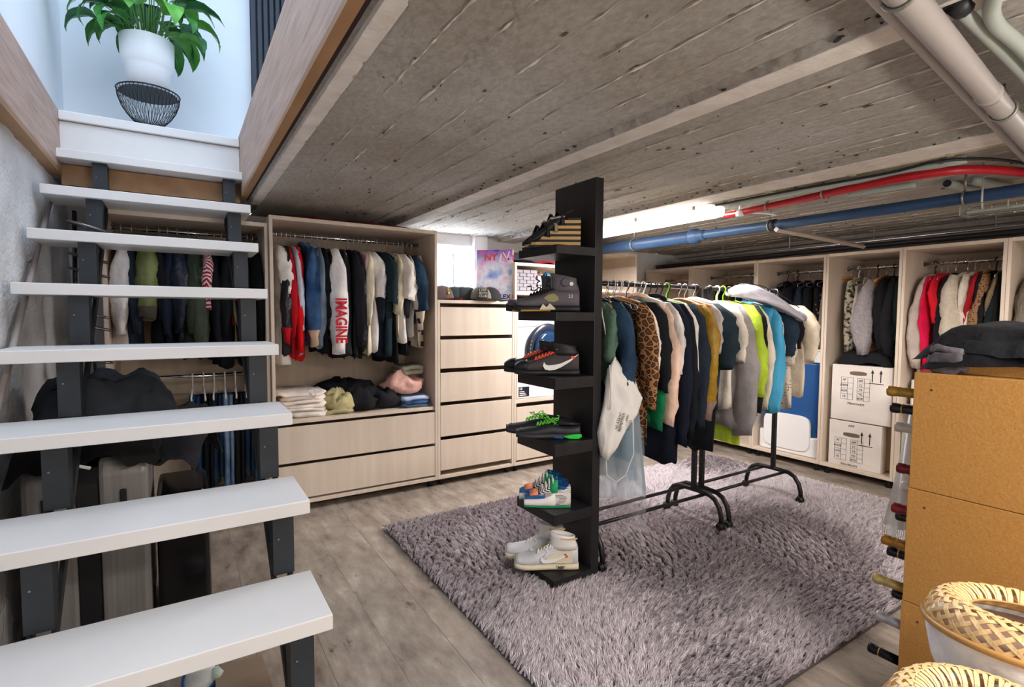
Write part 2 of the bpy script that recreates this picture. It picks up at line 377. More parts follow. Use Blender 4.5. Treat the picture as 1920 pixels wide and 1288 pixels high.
for i in range(420):
    x_ = random.choice([random.uniform(.5, 4.7), random.choice([o.data.vertices[0].co.x for o in CEIL.children if o.name.startswith('joint_ridge')])+random.uniform(-.01, .01)]); y_ = random.uniform(.1, 4.0)
    if any(a-.03 < x_ < b2+.02 for a, b2 in RIBS): continue
    r = random.uniform(.002, .0075)*(1 if random.random() < .93 else 2); k_ = random.uniform(1, 2.6); n_ = 7
    ring = [(x_+r*cos(2*pi*k/n_)*random.uniform(.6, 1.1), y_+k_*r*sin(2*pi*k/n_)*random.uniform(.7, 1.1), ZC-.0095) for k in range(n_)]
    spec.add(ring+[(x_, y_, ZC-.004)], [(k, (k+1) % n_, n_) for k in range(n_)]+[tuple(range(n_-1, -1, -1))])
tag(spec.build('air_pits', mat('pit_brown', '#5c4c3c', rough=.95), CEIL), kind='stuff')
# underside around the opening, behind the camera
struct('trim_3', rough_sheet(lambda a, c: ((OX1+.03+a*.05, OY0+c*3.4, ZC-.006), (0, 0, 1)), 4, 140, .002, 12).box(OX1+.03, OX1+.08, OY0, OY1+.02, ZC-.003, ZC+.02), RIBW)
struct('trim_4', MB().box(-.62, OX1+.08, -1.4, OY0, ZC-.004, ZC+.01), CONC)
random.seed(11)
for q, (a, b2) in enumerate(RIBS):
    zb = ZC-.032
    mbx = MB()
    mbx.box(a+.012, b2, -1.38, 4.08, zb, ZC+.01)
    rib = struct('trim_%d' % (5+q), mbx, RIBW, bevel=.003)
    # pitted, crumbling left flank
    rough_sheet(lambda s_, c: ((a+.012-.022*s_, -1.38+c*5.45, zb+.002+s_*.034), (-1, 0, 0)), 5, 300, .006, 22).build('pitted_flank', CONC, rib, fix=False)
    pits = MB()
    for k in range(60 if q < 2 else 0):
        y = random.uniform(-.2, 3.9); t = random.random(); r = random.uniform(.004, .011)
        pits.lathe([(0, -.002), (r*.7, -.001), (r, .0005), (r*.8, .002), (0, .003)], (a+.010-.018*t, y, zb+.004+.026*t), 7)
    if pits.v: tag(pits.build('air_pits', PITDARK, rib), kind='stuff')

# oak fascias, nosing and landing
def boards_panel(name, mb, m, **k): return struct(name, mb, m, **k)
fr = boards_panel('trim_8', MB().box(OX1-.03, OX1, OY0, OY1, 1.955, 2.31), OAK); MB().box(OX1-.031, OX1+.002, OY0, OY1, 1.935, 1.956).build('bottom_edge', OAK_EDGE, fr)
MB().box(OX1+.002, OX1+.016, OY0, OY1, 1.94, 2.0).build('dark_joint', mat('joint_dark', '#2a1a17', rough=.9), fr)
fl_ = boards_panel('trim_9', MB().box(-.525, -.497, OY0, OY1, 1.985, 2.285), OAK); MB().box(-.553, -.496, OY0, OY1, 1.962, 1.986).build('bottom_edge', OAK_EDGE, fl_)
boards_panel('trim_10', MB().box(-.50, OX1-.03, 3.60, 3.63, 1.915, 2.02), OAK_EDGE)
rz = struct('trim_11', MB().box(-.497, OX1-.031, 3.575, 3.60, 2.072, 2.235), WHITE_TREAD, bevel=.002)
MB().box(-.497, OX1-.031, 3.555, 3.63, 2.238, 2.285).build('nosing', WHITE_TREAD, rz, bevel=.004)
# the room above the stairwell
struct('landing', MB().box(-.545, 4.0, 3.632, 4.10, 2.272, 2.29), mat('upper_floor', '#d9d4cf', rough=.5))
o = bpy.data.objects['landing']; o.name = 'trim_12'
struct('wall_up_left', MB().box(-.62, -.545, -1.4, 4.4, 1.99, 4.7), PL_UP)
struct('wall_up_back', MB().box(-.62, 5.0, 4.10, 4.18, 2.27, 4.7), PL_UP)
struct('wall_up_front', MB().box(-.62, 5.0, -1.4, -1.3, 2.29, 4.7), PL_UP)
struct('wall_up_right', MB().box(3.2, 3.3, -1.3, 4.1, 2.29, 4.7), PL_UP)
struct('floor_up', MB().box(OX1, 3.2, -1.3, 3.63, 2.28, 2.296), mat('upper_floor', '#d9d4cf'))
# dark slats on the upper back wall
X0 = along(484, 4.0)
rad = thing('slatted_panel', (X0+.2, 4.09, 2.30), 'dark ribbed upright panel on the upstairs wall right of the plant', 'wall panel')
MB().box(X0, X0+.42, 4.085, 4.10, 2.30, 4.2).build('backing', BLACKM, rad)
SL = mat('slat_dark', '#2b3440', rough=.4)
for i in range(11): MB().box(X0+.004+i*.038, X0+.030+i*.038, 4.05, 4.085, 2.30, 4.2).build('slat', SL, rad, bevel=.003)

# ------------------------------------------------------------------ staircase
st = thing('staircase', (-.09, 1.6, 0), 'open staircase with white slab treads on charcoal steel, at the left', 'staircase')
TY = [1.461+.286*k for k in range(-1, 8)]; TZ = [.411+.237*k for k in range(-1, 8)]
for y, z in zip(TY, TZ):
    MB().box(-.52, .342, y, y+.30, z-.044, z).build('tread', WHITE_TREAD, st, bevel=.003)
for sx in (-.33, .265):
    s = MB(); dy, dz = TY[-1]-TY[0], TZ[-1]-TZ[0]; w = .031
    ya, za = TY[0]+.20, TZ[0]-.20; n_ = 8.6
    a = (ya-.05, za-.0414); 
    # inclined bar behind the posts
    k0 = (TY[0]+.26-.30, TZ[0]-.10-.2486); k1 = (TY[-1]+.22, TZ[-1]-.10)
    s.prism([(k0[0], k0[1]), (k0[0]+.045, k0[1]-.01), (k1[0]+.045, k1[1]-.01), (k1[0], k1[1]+.02)], 'X', sx-w, sx-w+.012)
    s.prism([(k0[0], k0[1]), (k0[0]+.045, k0[1]-.01), (k1[0]+.045, k1[1]-.01), (k1[0], k1[1]+.02)], 'X', sx+w-.012, sx+w)
    s.build('stringer', STEEL, st)
    for y, z in zip(TY, TZ):
        p = MB(); p.box(sx-w, sx+w, y+.030, y+.040, z-.237, z-.044)
        p.prism([(y+.04, z-.237), (y+.085, z-.237), (y+.12, z-.05), (y+.04, z-.05)], 'X', sx-w, sx-w+.008)
        p.prism([(y+.04, z-.237), (y+.085, z-.237), (y+.12, z-.05), (y+.04, z-.05)], 'X', sx+w-.008, sx+w)
        p.box(sx-w, sx+w, y+.04, y+.27, z-.050, z-.044)
        br = p.build('riser_post', STEEL, st)
        MB().lathe([(0, -.002), (.003, -.002), (.003, 0)], (sx-.015, y+.029, z-.12), 8, 'Y').build('bolt', mat('bolt_grey', '#6d7276', rough=.4), br)
# slim pale tube on the left wall, following the stairs
hr = thing('wall_tube', (-.53, 1.6, .3), 'slim pale tube rising along the left plaster wall beside the stairs', 'handrail')
MB().tube([(-.52, TY[0]+.10, TZ[0]-.16), (-.52, TY[-1]+.02, TZ[-1]-.22)], .011, 8).build('tube', mat('tube_grey', '#a49a94', rough=.5), hr, smooth=True)
for t in (.2, .5, .8):
    y = TY[0]+.1+t*(TY[-1]-TY[0]-.08); z = TZ[0]-.16+t*(TZ[-1]-TZ[0]-.06); MB().tube([(-.545, y, z-.02), (-.52, y, z)], .006, 6).build('bracket', CHROME, hr)

# ------------------------------------------------------------------ fitted wardrobes
class Unit:
    def __init__(s, name, label, a0, a1, z0, z1, row, front, depth, group, cat='wardrobe'):
        s.row = row; s.f = front; s.a0, s.a1, s.z0, s.z1, s.d = a0, a1, z0, z1, depth
        loc = (s.P((a0+a1)/2, depth/2, 0)); s.root = thing(name, loc, label, cat, group)
        T = .019
        s.part('side_panel', a0, a0+T, 0, depth, z0, z1); s.part('side_panel', a1-T, a1, 0, depth, z0, z1)
        s.part('top_panel', a0+T, a1-T, 0, depth, z1-.024, z1); s.part('bottom_panel', a0+T, a1-T, 0, depth, z0, z0+.024)
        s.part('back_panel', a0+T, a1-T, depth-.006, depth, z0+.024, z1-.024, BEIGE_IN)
        for a in (a0+.04, a1-.04):
            for b2 in (.05, depth-.06):
                m = MB(); p = s.P(a, b2, 0); m.lathe([(.022, 0), (.022, .006), (.012, .010), (.012, z0)], p, 10); m.build('foot', BLACKP, s.root)
    def P(s, a, b, z): return (a, s.f+b, z) if s.row == 'back' else (s.f+b, a, z)
    def bx(s, a0, a1, b0, b1, z0, z1):
        p, q = s.P(a0, b0, z0), s.P(a1, b1, z1); return MB().box(p[0], q[0], p[1], q[1], p[2], q[2])
    def part(s, name, a0, a1, b0, b1, z0, z1, m=None, bevel=.0015): return s.bx(a0, a1, b0, b1, z0, z1).build(name, m or BEIGE, s.root, bevel=bevel)
    def shelf(s, z, T=.022, b0=.01): return s.part('shelf', s.a0+.019, s.a1-.019, b0, s.d-.006, z-T, z)
    def rod(s, z, b=.30):
        m = MB(); m.tube([s.P(s.a0+.02, b, z), s.P(s.a1-.02, b, z)], .012, 12); r = m.build('hanging_rod', CHROME, s.root, smooth=True)
        for a in (s.a0+.02, s.a1-.024):
            m = MB(); m.lathe([(.020, 0), (.020, .004)], s.P(a, b, z), 12, 'X' if s.row == 'back' else 'Y'); m.build('rod_socket', CHROME, r)
    def drawer(s, z0, z1, b=0.0):
        m = s.bx(s.a0+.022, s.a1-.022, b, b+.016, z0, z1)
        p, q = s.P(s.a0+.03, b+.016, z0+.01), s.P(s.a1-.03, s.d-.05, z0+.018); m.box(p[0], q[0], p[1], q[1], p[2], q[2])
        for a in (s.a0+.03, s.a1-.042):
            p, q = s.P(a, b+.016, z0+.01), s.P(a+.012, s.d-.05, z1-.07); m.box(p[0], q[0], p[1], q[1], p[2], q[2])
        return m.build('drawer', BEIGE, s.root, bevel=.0012)
GB = 'beige fitted units along the back wall'; GR = 'beige open wardrobes along the right wall'
UA = Unit('wardrobe', 'beige open wardrobe seen behind the white stair treads', -.335, .462, .05, 1.79, 'back', 3.47, .58, GB)
UA.rod(1.735, .30); UA.rod(.86, .28)
UB = Unit('wardrobe', 'wide beige wardrobe right of the stairs, full rail over two drawers', .465, 1.552, .05, 1.835, 'back', 3.43, .60, GB)
UB.rod(1.765, .30); UB.shelf(.585); UB.drawer(.320, .545); UB.drawer(.088, .300)
UC = Unit('drawer_chest', 'beige chest of five handleless drawers with caps and a canvas on top', 1.554, 2.205, .05, 1.352, 'back', 3.43, .58, GB, 'chest of drawers')
for a, c in ((1.093, 1.300), (.856, 1.066), (.613, .825), (.361, .586), (.112, .334)): UC.drawer(a, c)
UD = Unit('laundry_unit', 'beige unit holding the washing machine, baskets above and drawers below', 2.207, 2.93, .05, 1.655, 'back', 3.43, .60, GB, 'cabinet')
UD.shelf(1.435, .03); UD.shelf(.575, .03); UD.drawer(.315, .515); UD.drawer(.09, .29)
UE = Unit('wardrobe', 'taller beige unit behind the shoe column with a straw hat on its shelf', 2.932, 3.53, .05, 1.80, 'back', 3.43, .60, GB)
UE.shelf(1.47); UE.shelf(1.1)
YD = [4.05, 3.461, 2.755, 2.163, 1.649, 1.097, .5]
LB = ['beige wardrobe in the far right corner, nearly empty rail', 'beige right-wall wardrobe second from the far corner, lime hangers inside', 'beige right-wall wardrobe with black tops above a white and blue litter box',
      'beige right-wall wardrobe holding the two stacked white cartons', 'beige right-wall wardrobe behind the chipboard wine rack, coats on its rail', 'beige wardrobe cut off by the right edge of the picture']
RU = []
for i in range(6):
    u = Unit('wardrobe', LB[i], YD[i+1]+.001, YD[i]-.001, .06, 1.735, 'right', 4.30, .58, GR); RU.append(u)
    u.rod(1.63, .30)
RU[4].shelf(.62); RU[4].shelf(1.0) if False else None

# ------------------------------------------------------------------ shoe column
LX, LY = 1.374, 1.804; SHZ = [(1.514, 1.552), (1.222, 1.261), (.922, .972), (.624, .679), (.315, .363), (.018, .065)]
lk = thing('shoe_shelf_column', (1.6, 1.95, 0), 'tall black-brown upright shelf column displaying five pairs of shoes and striped wedges', 'shelf')
MB().box(1.591, 1.637, LY, LY+.302, .012, 1.867).build('back_board', ESPRESSO, lk, bevel=.0015)
for a, c in SHZ: MB().box(LX, 1.591, LY, LY+.302, a, c).build('shelf', ESPRESSO, lk, bevel=.0015)

# ------------------------------------------------------------------ garment racks
def rack(x0, x1, label):
    t = thing('garment_rack', ((x0+x1)/2, 2.01, 0), label, 'garment rack', 'black rolling garment racks')
    z = .20
    for dy in (-.075, .075): MB().tube([(x0, 2.01+dy, z), (x1, 2.01+dy, z)], .010, 8).build('base_bar', BLACKM, t, smooth=True)
    MB().tube([(x0, 2.01, 1.41), (x1, 2.01, 1.41)], .0125, 10).build('rail', BLACKM, t, smooth=True)
    for x in (x0, x1):
        MB().box(x-.013, x+.013, 1.997, 2.023, z, 1.41).build('post', BLACKM, t, bevel=.003)
        pts = [(x, 1.815, .055), (x, 1.818, .10), (x, 1.832, .150), (x, 1.862, .19), (x, 1.90, .208), (x, 2.01, .212), (x, 2.12, .208), (x, 2.158, .19), (x, 2.188, .150), (x, 2.202, .10), (x, 2.205, .055)]
        MB().tube(pts, .014, 10).build('foot_arch', BLACKM, t, smooth=True)
        for y in (1.815, 2.205):
            c = MB(); c.tube([(x, y, .085), (x, y, .045)], .006, 6); c.lathe([(.0, -.020), (.018, -.020), (.024, -.012), (.024, -.003), (.012, -.003), (.012, .003), (.024, .003), (.024, .012), (.018, .020), (0, .020)], (x-.008, y, .049), 14, 'X')
            c.prism([(y-.02, .052), (y-.014, .072), (y+.014, .072), (y+.024, .052)], 'X', x-.018, x+.004); c.build('caster', BLACKP, t)
    return t
rack(1.675, 2.575, 'black garment rack nearest the shoe column, crammed with clothes')
rack(2.645, 3.40, 'black garment rack nearest the right wardrobes, crammed with clothes')

# ------------------------------------------------------------------ shag rug
rg = thing('shag_rug', (2.44, 1.9, 0), 'large grey-mauve shag rug under the racks and shoe column', 'rug')
RUGB = mat('rug_backing', '#5d565a', rough=.95)
RX0, RX1, RY0, RY1 = .97, 3.93, .935, 2.90
MB().box(RX0, RX1, RY0, RY1, .001, .010).build('backing', RUGB, rg)
PILE = mat('shag_pile', '#b3a8ac', rough=.8, spec=.3, sheen=.25)
nt, b = nodes(PILE); N = nt.nodes.new; L = nt.links.new
gm = N('ShaderNodeNewGeometry'); rp = N('ShaderNodeValToRGB'); rp.color_ramp.elements[0].color = lin('#b5aaaf'); rp.color_ramp.elements[1].color = lin('#f0e8ed')
L(gm.outputs['Random Per Island'], rp.inputs[0]); L(rp.outputs[0], b.inputs['Base Color'])
def pile(n):
    rng = np.random.RandomState(5)
    x = rng.uniform(RX0-.0, RX1, n); y = rng.uniform(RY0, RY1, n)
    # tufts: snap the roots towards a loose grid so strands clump
    g = .021; gx = np.round(x/g)*g; gy = np.round(y/g)*g
    h1 = np.sin(gx*913.7+gy*371.1)*43758.5; h1 -= np.floor(h1); h2 = np.sin(gx*127.1+gy*811.7)*24634.6; h2 -= np.floor(h2)
    gx += (h1-.5)*g; gy += (h2-.5)*g
    x = x*.45+gx*.55; y = y*.45+gy*.55
    lowa = np.sin(x*2.3+1.3*np.sin(y*2.9))*1.1+np.cos(y*3.1+x*1.7)*1.2+1.0*np.sin(x*6.1-y*4.2)
    ang = -1.2+lowa*.75+(h1-.5)*1.9+rng.normal(0, .35, n)
    lean = (.30+.40*h2)+rng.uniform(-.1, .12, n); Ls = rng.uniform(.030, .048, n)
    dx, dy = np.cos(ang)*np.sin(lean), np.sin(ang)*np.sin(lean); dz = np.cos(lean)
    wv = rng.uniform(0, 2*pi, n); wx, wy = np.cos(wv), np.sin(wv); w = .0014
    V = np.empty((n, 5, 3), np.float32); z0 = .009
    mx_, my_, mz = x+dx*Ls*.55, y+dy*Ls*.55, z0+dz*Ls*.62
    tx, ty, tz = x+dx*Ls*1.15, y+dy*Ls*1.15, z0+dz*Ls*.92
    V[:, 0] = np.stack([x-wx*w, y-wy*w, np.full(n, z0)], 1); V[:, 1] = np.stack([x+wx*w, y+wy*w, np.full(n, z0)], 1)
    V[:, 2] = np.stack([mx_+wx*w*1.1, my_+wy*w*1.1, mz], 1); V[:, 3] = np.stack([mx_-wx*w*1.1, my_-wy*w*1.1, mz], 1)
    V[:, 4] = np.stack([tx, ty, tz], 1)
    V = V-np.array([2.44, 1.9, 0], np.float32)
    # keep the pile clear of the column's bottom shelf
    me = bpy.data.meshes.new('pile'); me.vertices.add(n*5); me.vertices.foreach_set('co', V.reshape(-1))
    loops = (np.array([0, 1, 2, 3, 3, 2, 4])[None, :]+np.arange(n)[:, None]*5).reshape(-1)
    me.loops.add(len(loops)); me.loops.foreach_set('vertex_index', loops.astype(np.int32))
    starts = np.empty(2*n, np.int32); starts[0::2] = np.arange(n)*7; starts[1::2] = np.arange(n)*7+4
    tot = np.empty(2*n, np.int32); tot[0::2] = 4; tot[1::2] = 3
    me.polygons.add(2*n); me.polygons.foreach_set('loop_start', starts); me.polygons.foreach_set('loop_total', tot)
    me.update(calc_edges=True); me.materials.append(PILE)
    o = bpy.data.objects.new('pile', me); COL.objects.link(o); o.parent = rg; tag(o, kind='stuff'); return o
pile(470000)

# ------------------------------------------------------------------ hanging clothes
def P_cloth(c): return cloth(c)
LEO = patterned('leopard_print', '#a9794f', '#3a2a22', 'leopard', 34, '#6d4a33')
LEOS = patterned('small_leopard_print', '#8a6648', '#2c211b', 'spots', 70)
REDW = patterned('red_white_stripe', '#e8dcdc', '#b3122c', 'stripe', 260)
REDC = patterned('red_white_check', '#e6d6d6', '#a8202f', 'check', 420)
ETHN = patterned('navy_cream_motif', '#1f2230', '#cdc3b4', 'motif', 34)
PLAID = patterned('dark_plaid', '#17171b', '#5a3b3f', 'check', 110)
CROCH = patterned('crochet_squares', '#e2d5c1', '#3c2c45', 'check', 75)
DENIM = mat('denim', '#22406c', rough=.9, col2='#4d719f', scale=7, bump=.3, bscale=90, spec=.2)
DENIML = mat('light_denim', '#7e93a8', rough=.9, col2='#6a7d92', scale=8, bump=.3, bscale=90, spec=.2)
DENIMD = mat('dark_denim', '#1e2f47', rough=.9, col2='#2f4860', scale=7, bump=.3, bscale=90, spec=.2)
LEATHER = mat('black_leather', '#1a1a1d', rough=.35, spec=.5, bump=.3, bscale=30)
SHEER = mat('sheer_blue_organza', '#9db7c9', rough=.6, alpha=.42, spec=.3)
CLEAR = mat('clear_plastic_film', '#f4f6f8', rough=.12, alpha=.13, spec=.8)
KNIT = mat('grey_knit', '#8f888a', rough=.95, col2='#a39c9e', scale=60, bump=.6, bscale=200)

def hang_shape(L, W, Wh, th, seed, neck=.055, drop=.06, flare=0, strap=False, N=26, rows=16):
    """Closed cloth body: u = thickness, v = width, z down from the hanger. Rings from neck to hem."""
    rs = random.Random(seed); ph = [rs.uniform(0, 6.28) for _ in range(6)]; rings = []
    for i in range(rows+1):
        t = i/rows; t2 = t**1.25
        z = -.075-L*t2
        s = min(1, (L*t2)/drop)
        if strap: w = neck+(W*.8-neck)*min(1, (L*t2)/.22)
        else: w = neck+(W-neck)*sin(s*pi/2)
        if s >= 1: w = W+(Wh-W)*((t2-drop/L)/max(1e-6, 1-drop/L)); w *= .97+.03*cos(ph[5]+5*t)
        h = .012+(th-.012)*min(1, (L*t2)/.16); h *= 1+flare*t
        if i == 0: h = .010
        ring = []
        for k in range(N):
            a = 2*pi*k/N; ca, sa = cos(a), sin(a)
            v = w*(abs(ca)**.75)*(1 if ca >= 0 else -1); u = h*(abs(sa)**.8)*(1 if sa >= 0 else -1)
            f = t*.9+.1
            u += f*(.011*sin(3*a+ph[0]+2.2*t)+.006*sin(7*a+ph[1]-3*t)) + .014*f*sin(9*v/W*.8+ph[2])+.004*sin(17*t+ph[3]+4*a)*f
            v += .005*sin(8*t+ph[4]+2*a)
            ring.append((u, v, z+(.012*sin(4*a+ph[1]) if i == rows else 0)))
        rings.append(ring)
    return rings
def sleeve_shape(side, L, W, r0, r1, th, seed, out=.06, N=14, rows=12, puff=0, cuff=True, fwd=0):
    rs = random.Random(seed); ph = [rs.uniform(0, 6.28) for _ in range(4)]; rings = []
    for i in range(rows+1):
        t = i/rows
        z = -.115-L*t; v = side*(W-.028+out*sin(min(1, t*1.6)*pi/2)-.02*t)
        r = r0+(r1-r0)*t+puff*sin(pi*t)
        hh = th*(.75+.35*sin(pi*min(1, t*1.1)))*(1+puff*3*sin(pi*t))
        if i == 0: r *= .7; hh *= .5; z += .018; v -= side*.03
        if i == 1: r *= .92; hh *= .8
        if cuff and t > .9: r *= .78; hh *= .8
        uu = .012*sin(3.2*t+ph[0])+fwd*t*t
        ring = []
        for k in range(N):
            a = 2*pi*k/N
            wr = 1+.15*sin(3*a+ph[1]+4*t)+.11*sin(5*a+17*t+ph[2])+.06*sin(24*t+ph[3])-.10*sin(2*a+ph[0]+6*t)
            ring.append((uu+hh*cos(a)*wr, v+r*sin(a)*wr, z+.012*sin(a+ph[1])*(1 if i == rows else .3)))
        rings.append(ring)
    cz = [sum(q)/len(rings[-1]) for q in zip(*rings[-1])]
    rings.append([(cz[0]+(u-cz[0])*.84, cz[1]+(v-cz[1])*.84, z+.001) for u, v, z in rings[-1]])
    rings.append([(cz[0]+(u-cz[0])*.8, cz[1]+(v-cz[1])*.8, z+.04) for u, v, z in rings[-1]])
    return rings
def hanger_mesh(t, kind, Wd=.20, local_rz=True):
    """hook over the rail (origin on the rail's axis) and the shoulder piece."""
    mhook = {'wood': CHROME, 'wire': WIRE, 'black': BLACKP, 'white': WHITEP, 'lime': mat('lime_plastic', '#8ee02a', rough=.4), 'blue': mat('blue_plastic', '#22407e', rough=.4), 'steel': CHROME, 'padded': CHROME}[kind]
    r = .0028 if kind in ('wire', 'wood', 'steel', 'padded') else .004
    h = MB(); pts = [(0, .018*cos(a)+0, .018*sin(a)-.0) for a in [radians(x) for x in (-20, 20, 60, 90, 120, 160, 200)]]
    pts += [(0, -.010, -.024), (0, 0, -.040), (0, 0, -.075)]
    h.tube(pts, r, 5); h.build('hook', mhook, t, local=True, smooth=True)
    b = MB()
    if kind in ('wood', 'padded'):
        n = 9; rr = .011 if kind == 'wood' else .02
        b.tube([(0, Wd*(2*i/n-1), -.070-.045*abs(2*i/n-1)**1.3) for i in range(n+1)], [rr*.7]+[rr]*(n-1)+[rr*.7], 8)
        m = WOODH if kind == 'wood' else mat('padded_satin', '#e9d9cf', rough=.6)
    else:
        rr = .0028 if kind in ('wire', 'steel') else .005
        b.tube([(0, -Wd, -.125), (0, -Wd*.96, -.112), (0, -.02, -.075), (0, 0, -.070), (0, .02, -.075), (0, Wd*.96, -.112), (0, Wd, -.125), (0, Wd*.96, -.134), (0, 0, -.136), (0, -Wd*.96, -.134)], rr, 6, closed=True)
        m = WIRE if kind in ('wire', 'steel') else mhook
    b.build('hanger', m, t, local=True, smooth=True)

GROUPPOS = {}
def garment(loc, rz, name, label, cat, m, L, W=.20, Wh=None, th=.03, sl=None, slL=None, sr=(.058, .045), hang='wire', seed=0, group=None, fur=0, flare=0, strap=False, puff=0, ms=None, mcuff=None, open_mat=None, front=1, swing=0, collar=None, fwd=0):
    """front: +-1 is the side whose sleeve faces the room."""
    t = thing(name, loc, label, cat, group, rz)
    Wh = Wh or W
    MB().loft(hang_shape(L, W, Wh, th, seed, strap=strap, flare=flare)).build('dress_body' if cat in ('dress', 'skirt') else 'body', m, t, smooth=True, local=True)
    if slL:
        for s in (-1, 1):
            sh = MB().loft(sleeve_shape(s, slL if s == front else slL*.95, W, sr[0], sr[1], th*1.05, seed*3+s, puff=puff, cuff=slL > .4, fwd=fwd if s == front else 0))
            so = sh.build('sleeve', ms or m, t, smooth=True, local=True)
            if s == front and mcuff is not None:
                rr = sleeve_shape(s, slL, W, sr[0], sr[1], th*1.05, seed*3+s, puff=puff, cuff=slL > .4, fwd=fwd)
                c = [[(u, v, z-.004) for u, v, z in q] for q in rr[-5:-2]]
                ce_ = [sum(x)/len(c[-1]) for x in zip(*c[-1])]
                c = [[(ce_[0]+(u-ce_[0])*1.05, ce_[1]+(v-ce_[1])*1.05, z) for u, v, z in q] for q in c]
                MB().loft(c).build('cuff', mcuff, so, smooth=True, local=True)
    if collar:
        cm = collar if not isinstance(collar, bool) else m
        MB().tube([(.028*cos(a)-.0, .062*sin(a), -.070-.018*cos(a)) for a in [2*pi*i/14 for i in range(14)]], .012, 6, closed=True).build('collar', cm, t, smooth=True, local=True)
    hanger_mesh(t, hang, W*.92)
    return t
def row_labels(items, where, idx):
    d, s = items[idx]['d'], items[idx]['s']
    if idx == 0: return '%s, leftmost in %s' % (d, where)
    if idx == len(items)-1: return '%s, rightmost in %s' % (d, where)
    return '%s between %s and %s, %s' % (d, items[idx-1]['s'], items[idx+1]['s'], where)
def run(items, where, group, place):
    for i, g in enumerate(items):
        lab = row_labels(items, where, i)
        loc, rz, kw = place(g); k = dict(g['k'])
        k['group'] = group; k.setdefault('seed', i*7+len(items))
        garment(loc, rz, g['n'], lab, g['c'], g['m'], g['L'], slL=g['sl'], **{**kw, **k})
def G(px, d, s, n, c, m, L, sl=None, **k): return dict(px=px, d=d, s=s, n=n, c=c, m=P_cloth(m) if isinstance(m, str) else m, L=L, sl=sl, k=k)

BK = '#15161a'; NV = '#1b2230'; CH = '#2c2d31'
# --- wardrobe right of the stairs (rail runs left to right, near sleeves face the room)
B_ = [
 G(521, 'long white cotton T-shirt', 'white T-shirt', 'hanging_shirt', 'T-shirt', '#e6e0dc', .76, .29, sr=(.07, .078), th=.035),
 G(531, 'charcoal leather jacket with red cuff', 'leather jacket', 'hanging_jacket', 'jacket', CH, .70, .58, mcuff=P_cloth('#a51220'), ms=LEATHER),
 G(540, 'dark red zip jacket', 'red jacket', 'hanging_jacket', 'jacket', '#a3141f', .72, .55, th=.022),
 G(548, 'pale grey-blue shirt', 'grey-blue shirt', 'hanging_shirt', 'shirt', '#b4c0cf', .70, .50, th=.018),
 G(557, 'bright red long sweatshirt', 'red sweatshirt', 'hanging_sweater', 'sweater', '#d01318', .74, .66, sr=(.05, .05)),
 G(575, 'blue washed denim jacket', 'denim jacket', 'hanging_jacket', 'jacket', DENIM, .62, .60, sr=(.055, .05), th=.038, mcuff=P_cloth('#cbb497'), collar=DENIM),
 G(590, 'faded grey denim jacket', 'faded jacket', 'hanging_jacket', 'jacket', DENIML, .66, .60, th=.026, collar=True),
 G(601, 'plain black sweatshirt', 'black sweatshirt', 'hanging_sweater', 'sweater', BK, .70, .50),
 G(610, 'dark plaid flannel shirt', 'plaid shirt', 'hanging_shirt', 'shirt', PLAID, .66, .50, th=.022),
 G(622, 'white sweatshirt with red lettered sleeve', 'lettered sweatshirt', 'hanging_sweater', 'sweater', '#e9e5ea', .62, .66, sr=(.06, .062), th=.052, W=.25),
 G(637, 'black pullover', 'black pullover', 'hanging_sweater', 'sweater', BK, .74, .48),
 G(650, 'charcoal sleeveless vest', 'charcoal vest', 'hanging_vest', 'vest', '#2a2b2f', .72, None, W=.21, Wh=.25, th=.05),
 G(664, 'black bomber jacket', 'bomber jacket', 'hanging_jacket', 'jacket', '#1b1b20', .74, .62, th=.03),
 G(677, 'quilted black puffer jacket', 'puffer jacket', 'hanging_jacket', 'jacket', mat('nylon_black', '#1a181f', rough=.45, bump=.5, bscale=18), .70, .62, puff=.008),
 G(687, 'cream long-sleeved shirt', 'cream shirt', 'hanging_shirt', 'shirt', '#d9d2bd', .72, .48, th=.022),
 G(695, 'pale pink blouse', 'pink blouse', 'hanging_shirt', 'blouse', '#dcb9bf', .58, .30, th=.018),
 G(706, 'white T-shirt with wide sleeves', 'wide white T-shirt', 'hanging_shirt', 'T-shirt', '#eae6ea', .70, .30, sr=(.06, .085), th=.04),
 G(717, 'navy sweatshirt', 'navy sweatshirt', 'hanging_sweater', 'sweater', NV, .72, .46),
 G(729, 'dark teal T-shirt', 'teal T-shirt', 'hanging_shirt', 'T-shirt', '#1c2c33', .74, .33, sr=(.06, .085), th=.045),
 G(742, 'black long tunic', 'black tunic', 'hanging_shirt', 'tunic', '#0f1013', .78, None),
 G(752, 'beige short-sleeved shirt', 'beige shirt', 'hanging_shirt', 'shirt', '#c9c1ab', .60, .40, sr=(.05, .06)),
 G(768, 'big white T-shirt', 'big white T-shirt', 'hanging_shirt', 'T-shirt', '#e3dcd8', .64, .30, sr=(.07, .10), th=.05),
 G(780, 'charcoal cotton dress', 'charcoal dress', 'hanging_dress', 'dress', '#25282e', .74, .42),
 G(790, 'light grey T-shirt', 'grey T-shirt', 'hanging_shirt', 'T-shirt', '#b9b5b3', .60, .36, th=.02),
 G(800, 'navy denim shirt with short sleeves', 'navy denim shirt', 'hanging_shirt', 'shirt', DENIMD, .50, .37, sr=(.07, .085), th=.04, hang='wood'),
 G(812, 'crochet cardigan of cream and purple squares', 'crochet cardigan', 'hanging_cardigan', 'cardigan', CROCH, .68, .52, th=.026, hang='wire'),
]
def placeB(g):
    X = .545+(g['px']-521)*(1.475-.545)/(812-521)
    return (X, 3.73, 1.765), radians(random.uniform(-4, 4)), dict(front=-1)
random.seed(21)
for i, g in enumerate(B_): g['k'].setdefault('W', .195+.045*random.random())
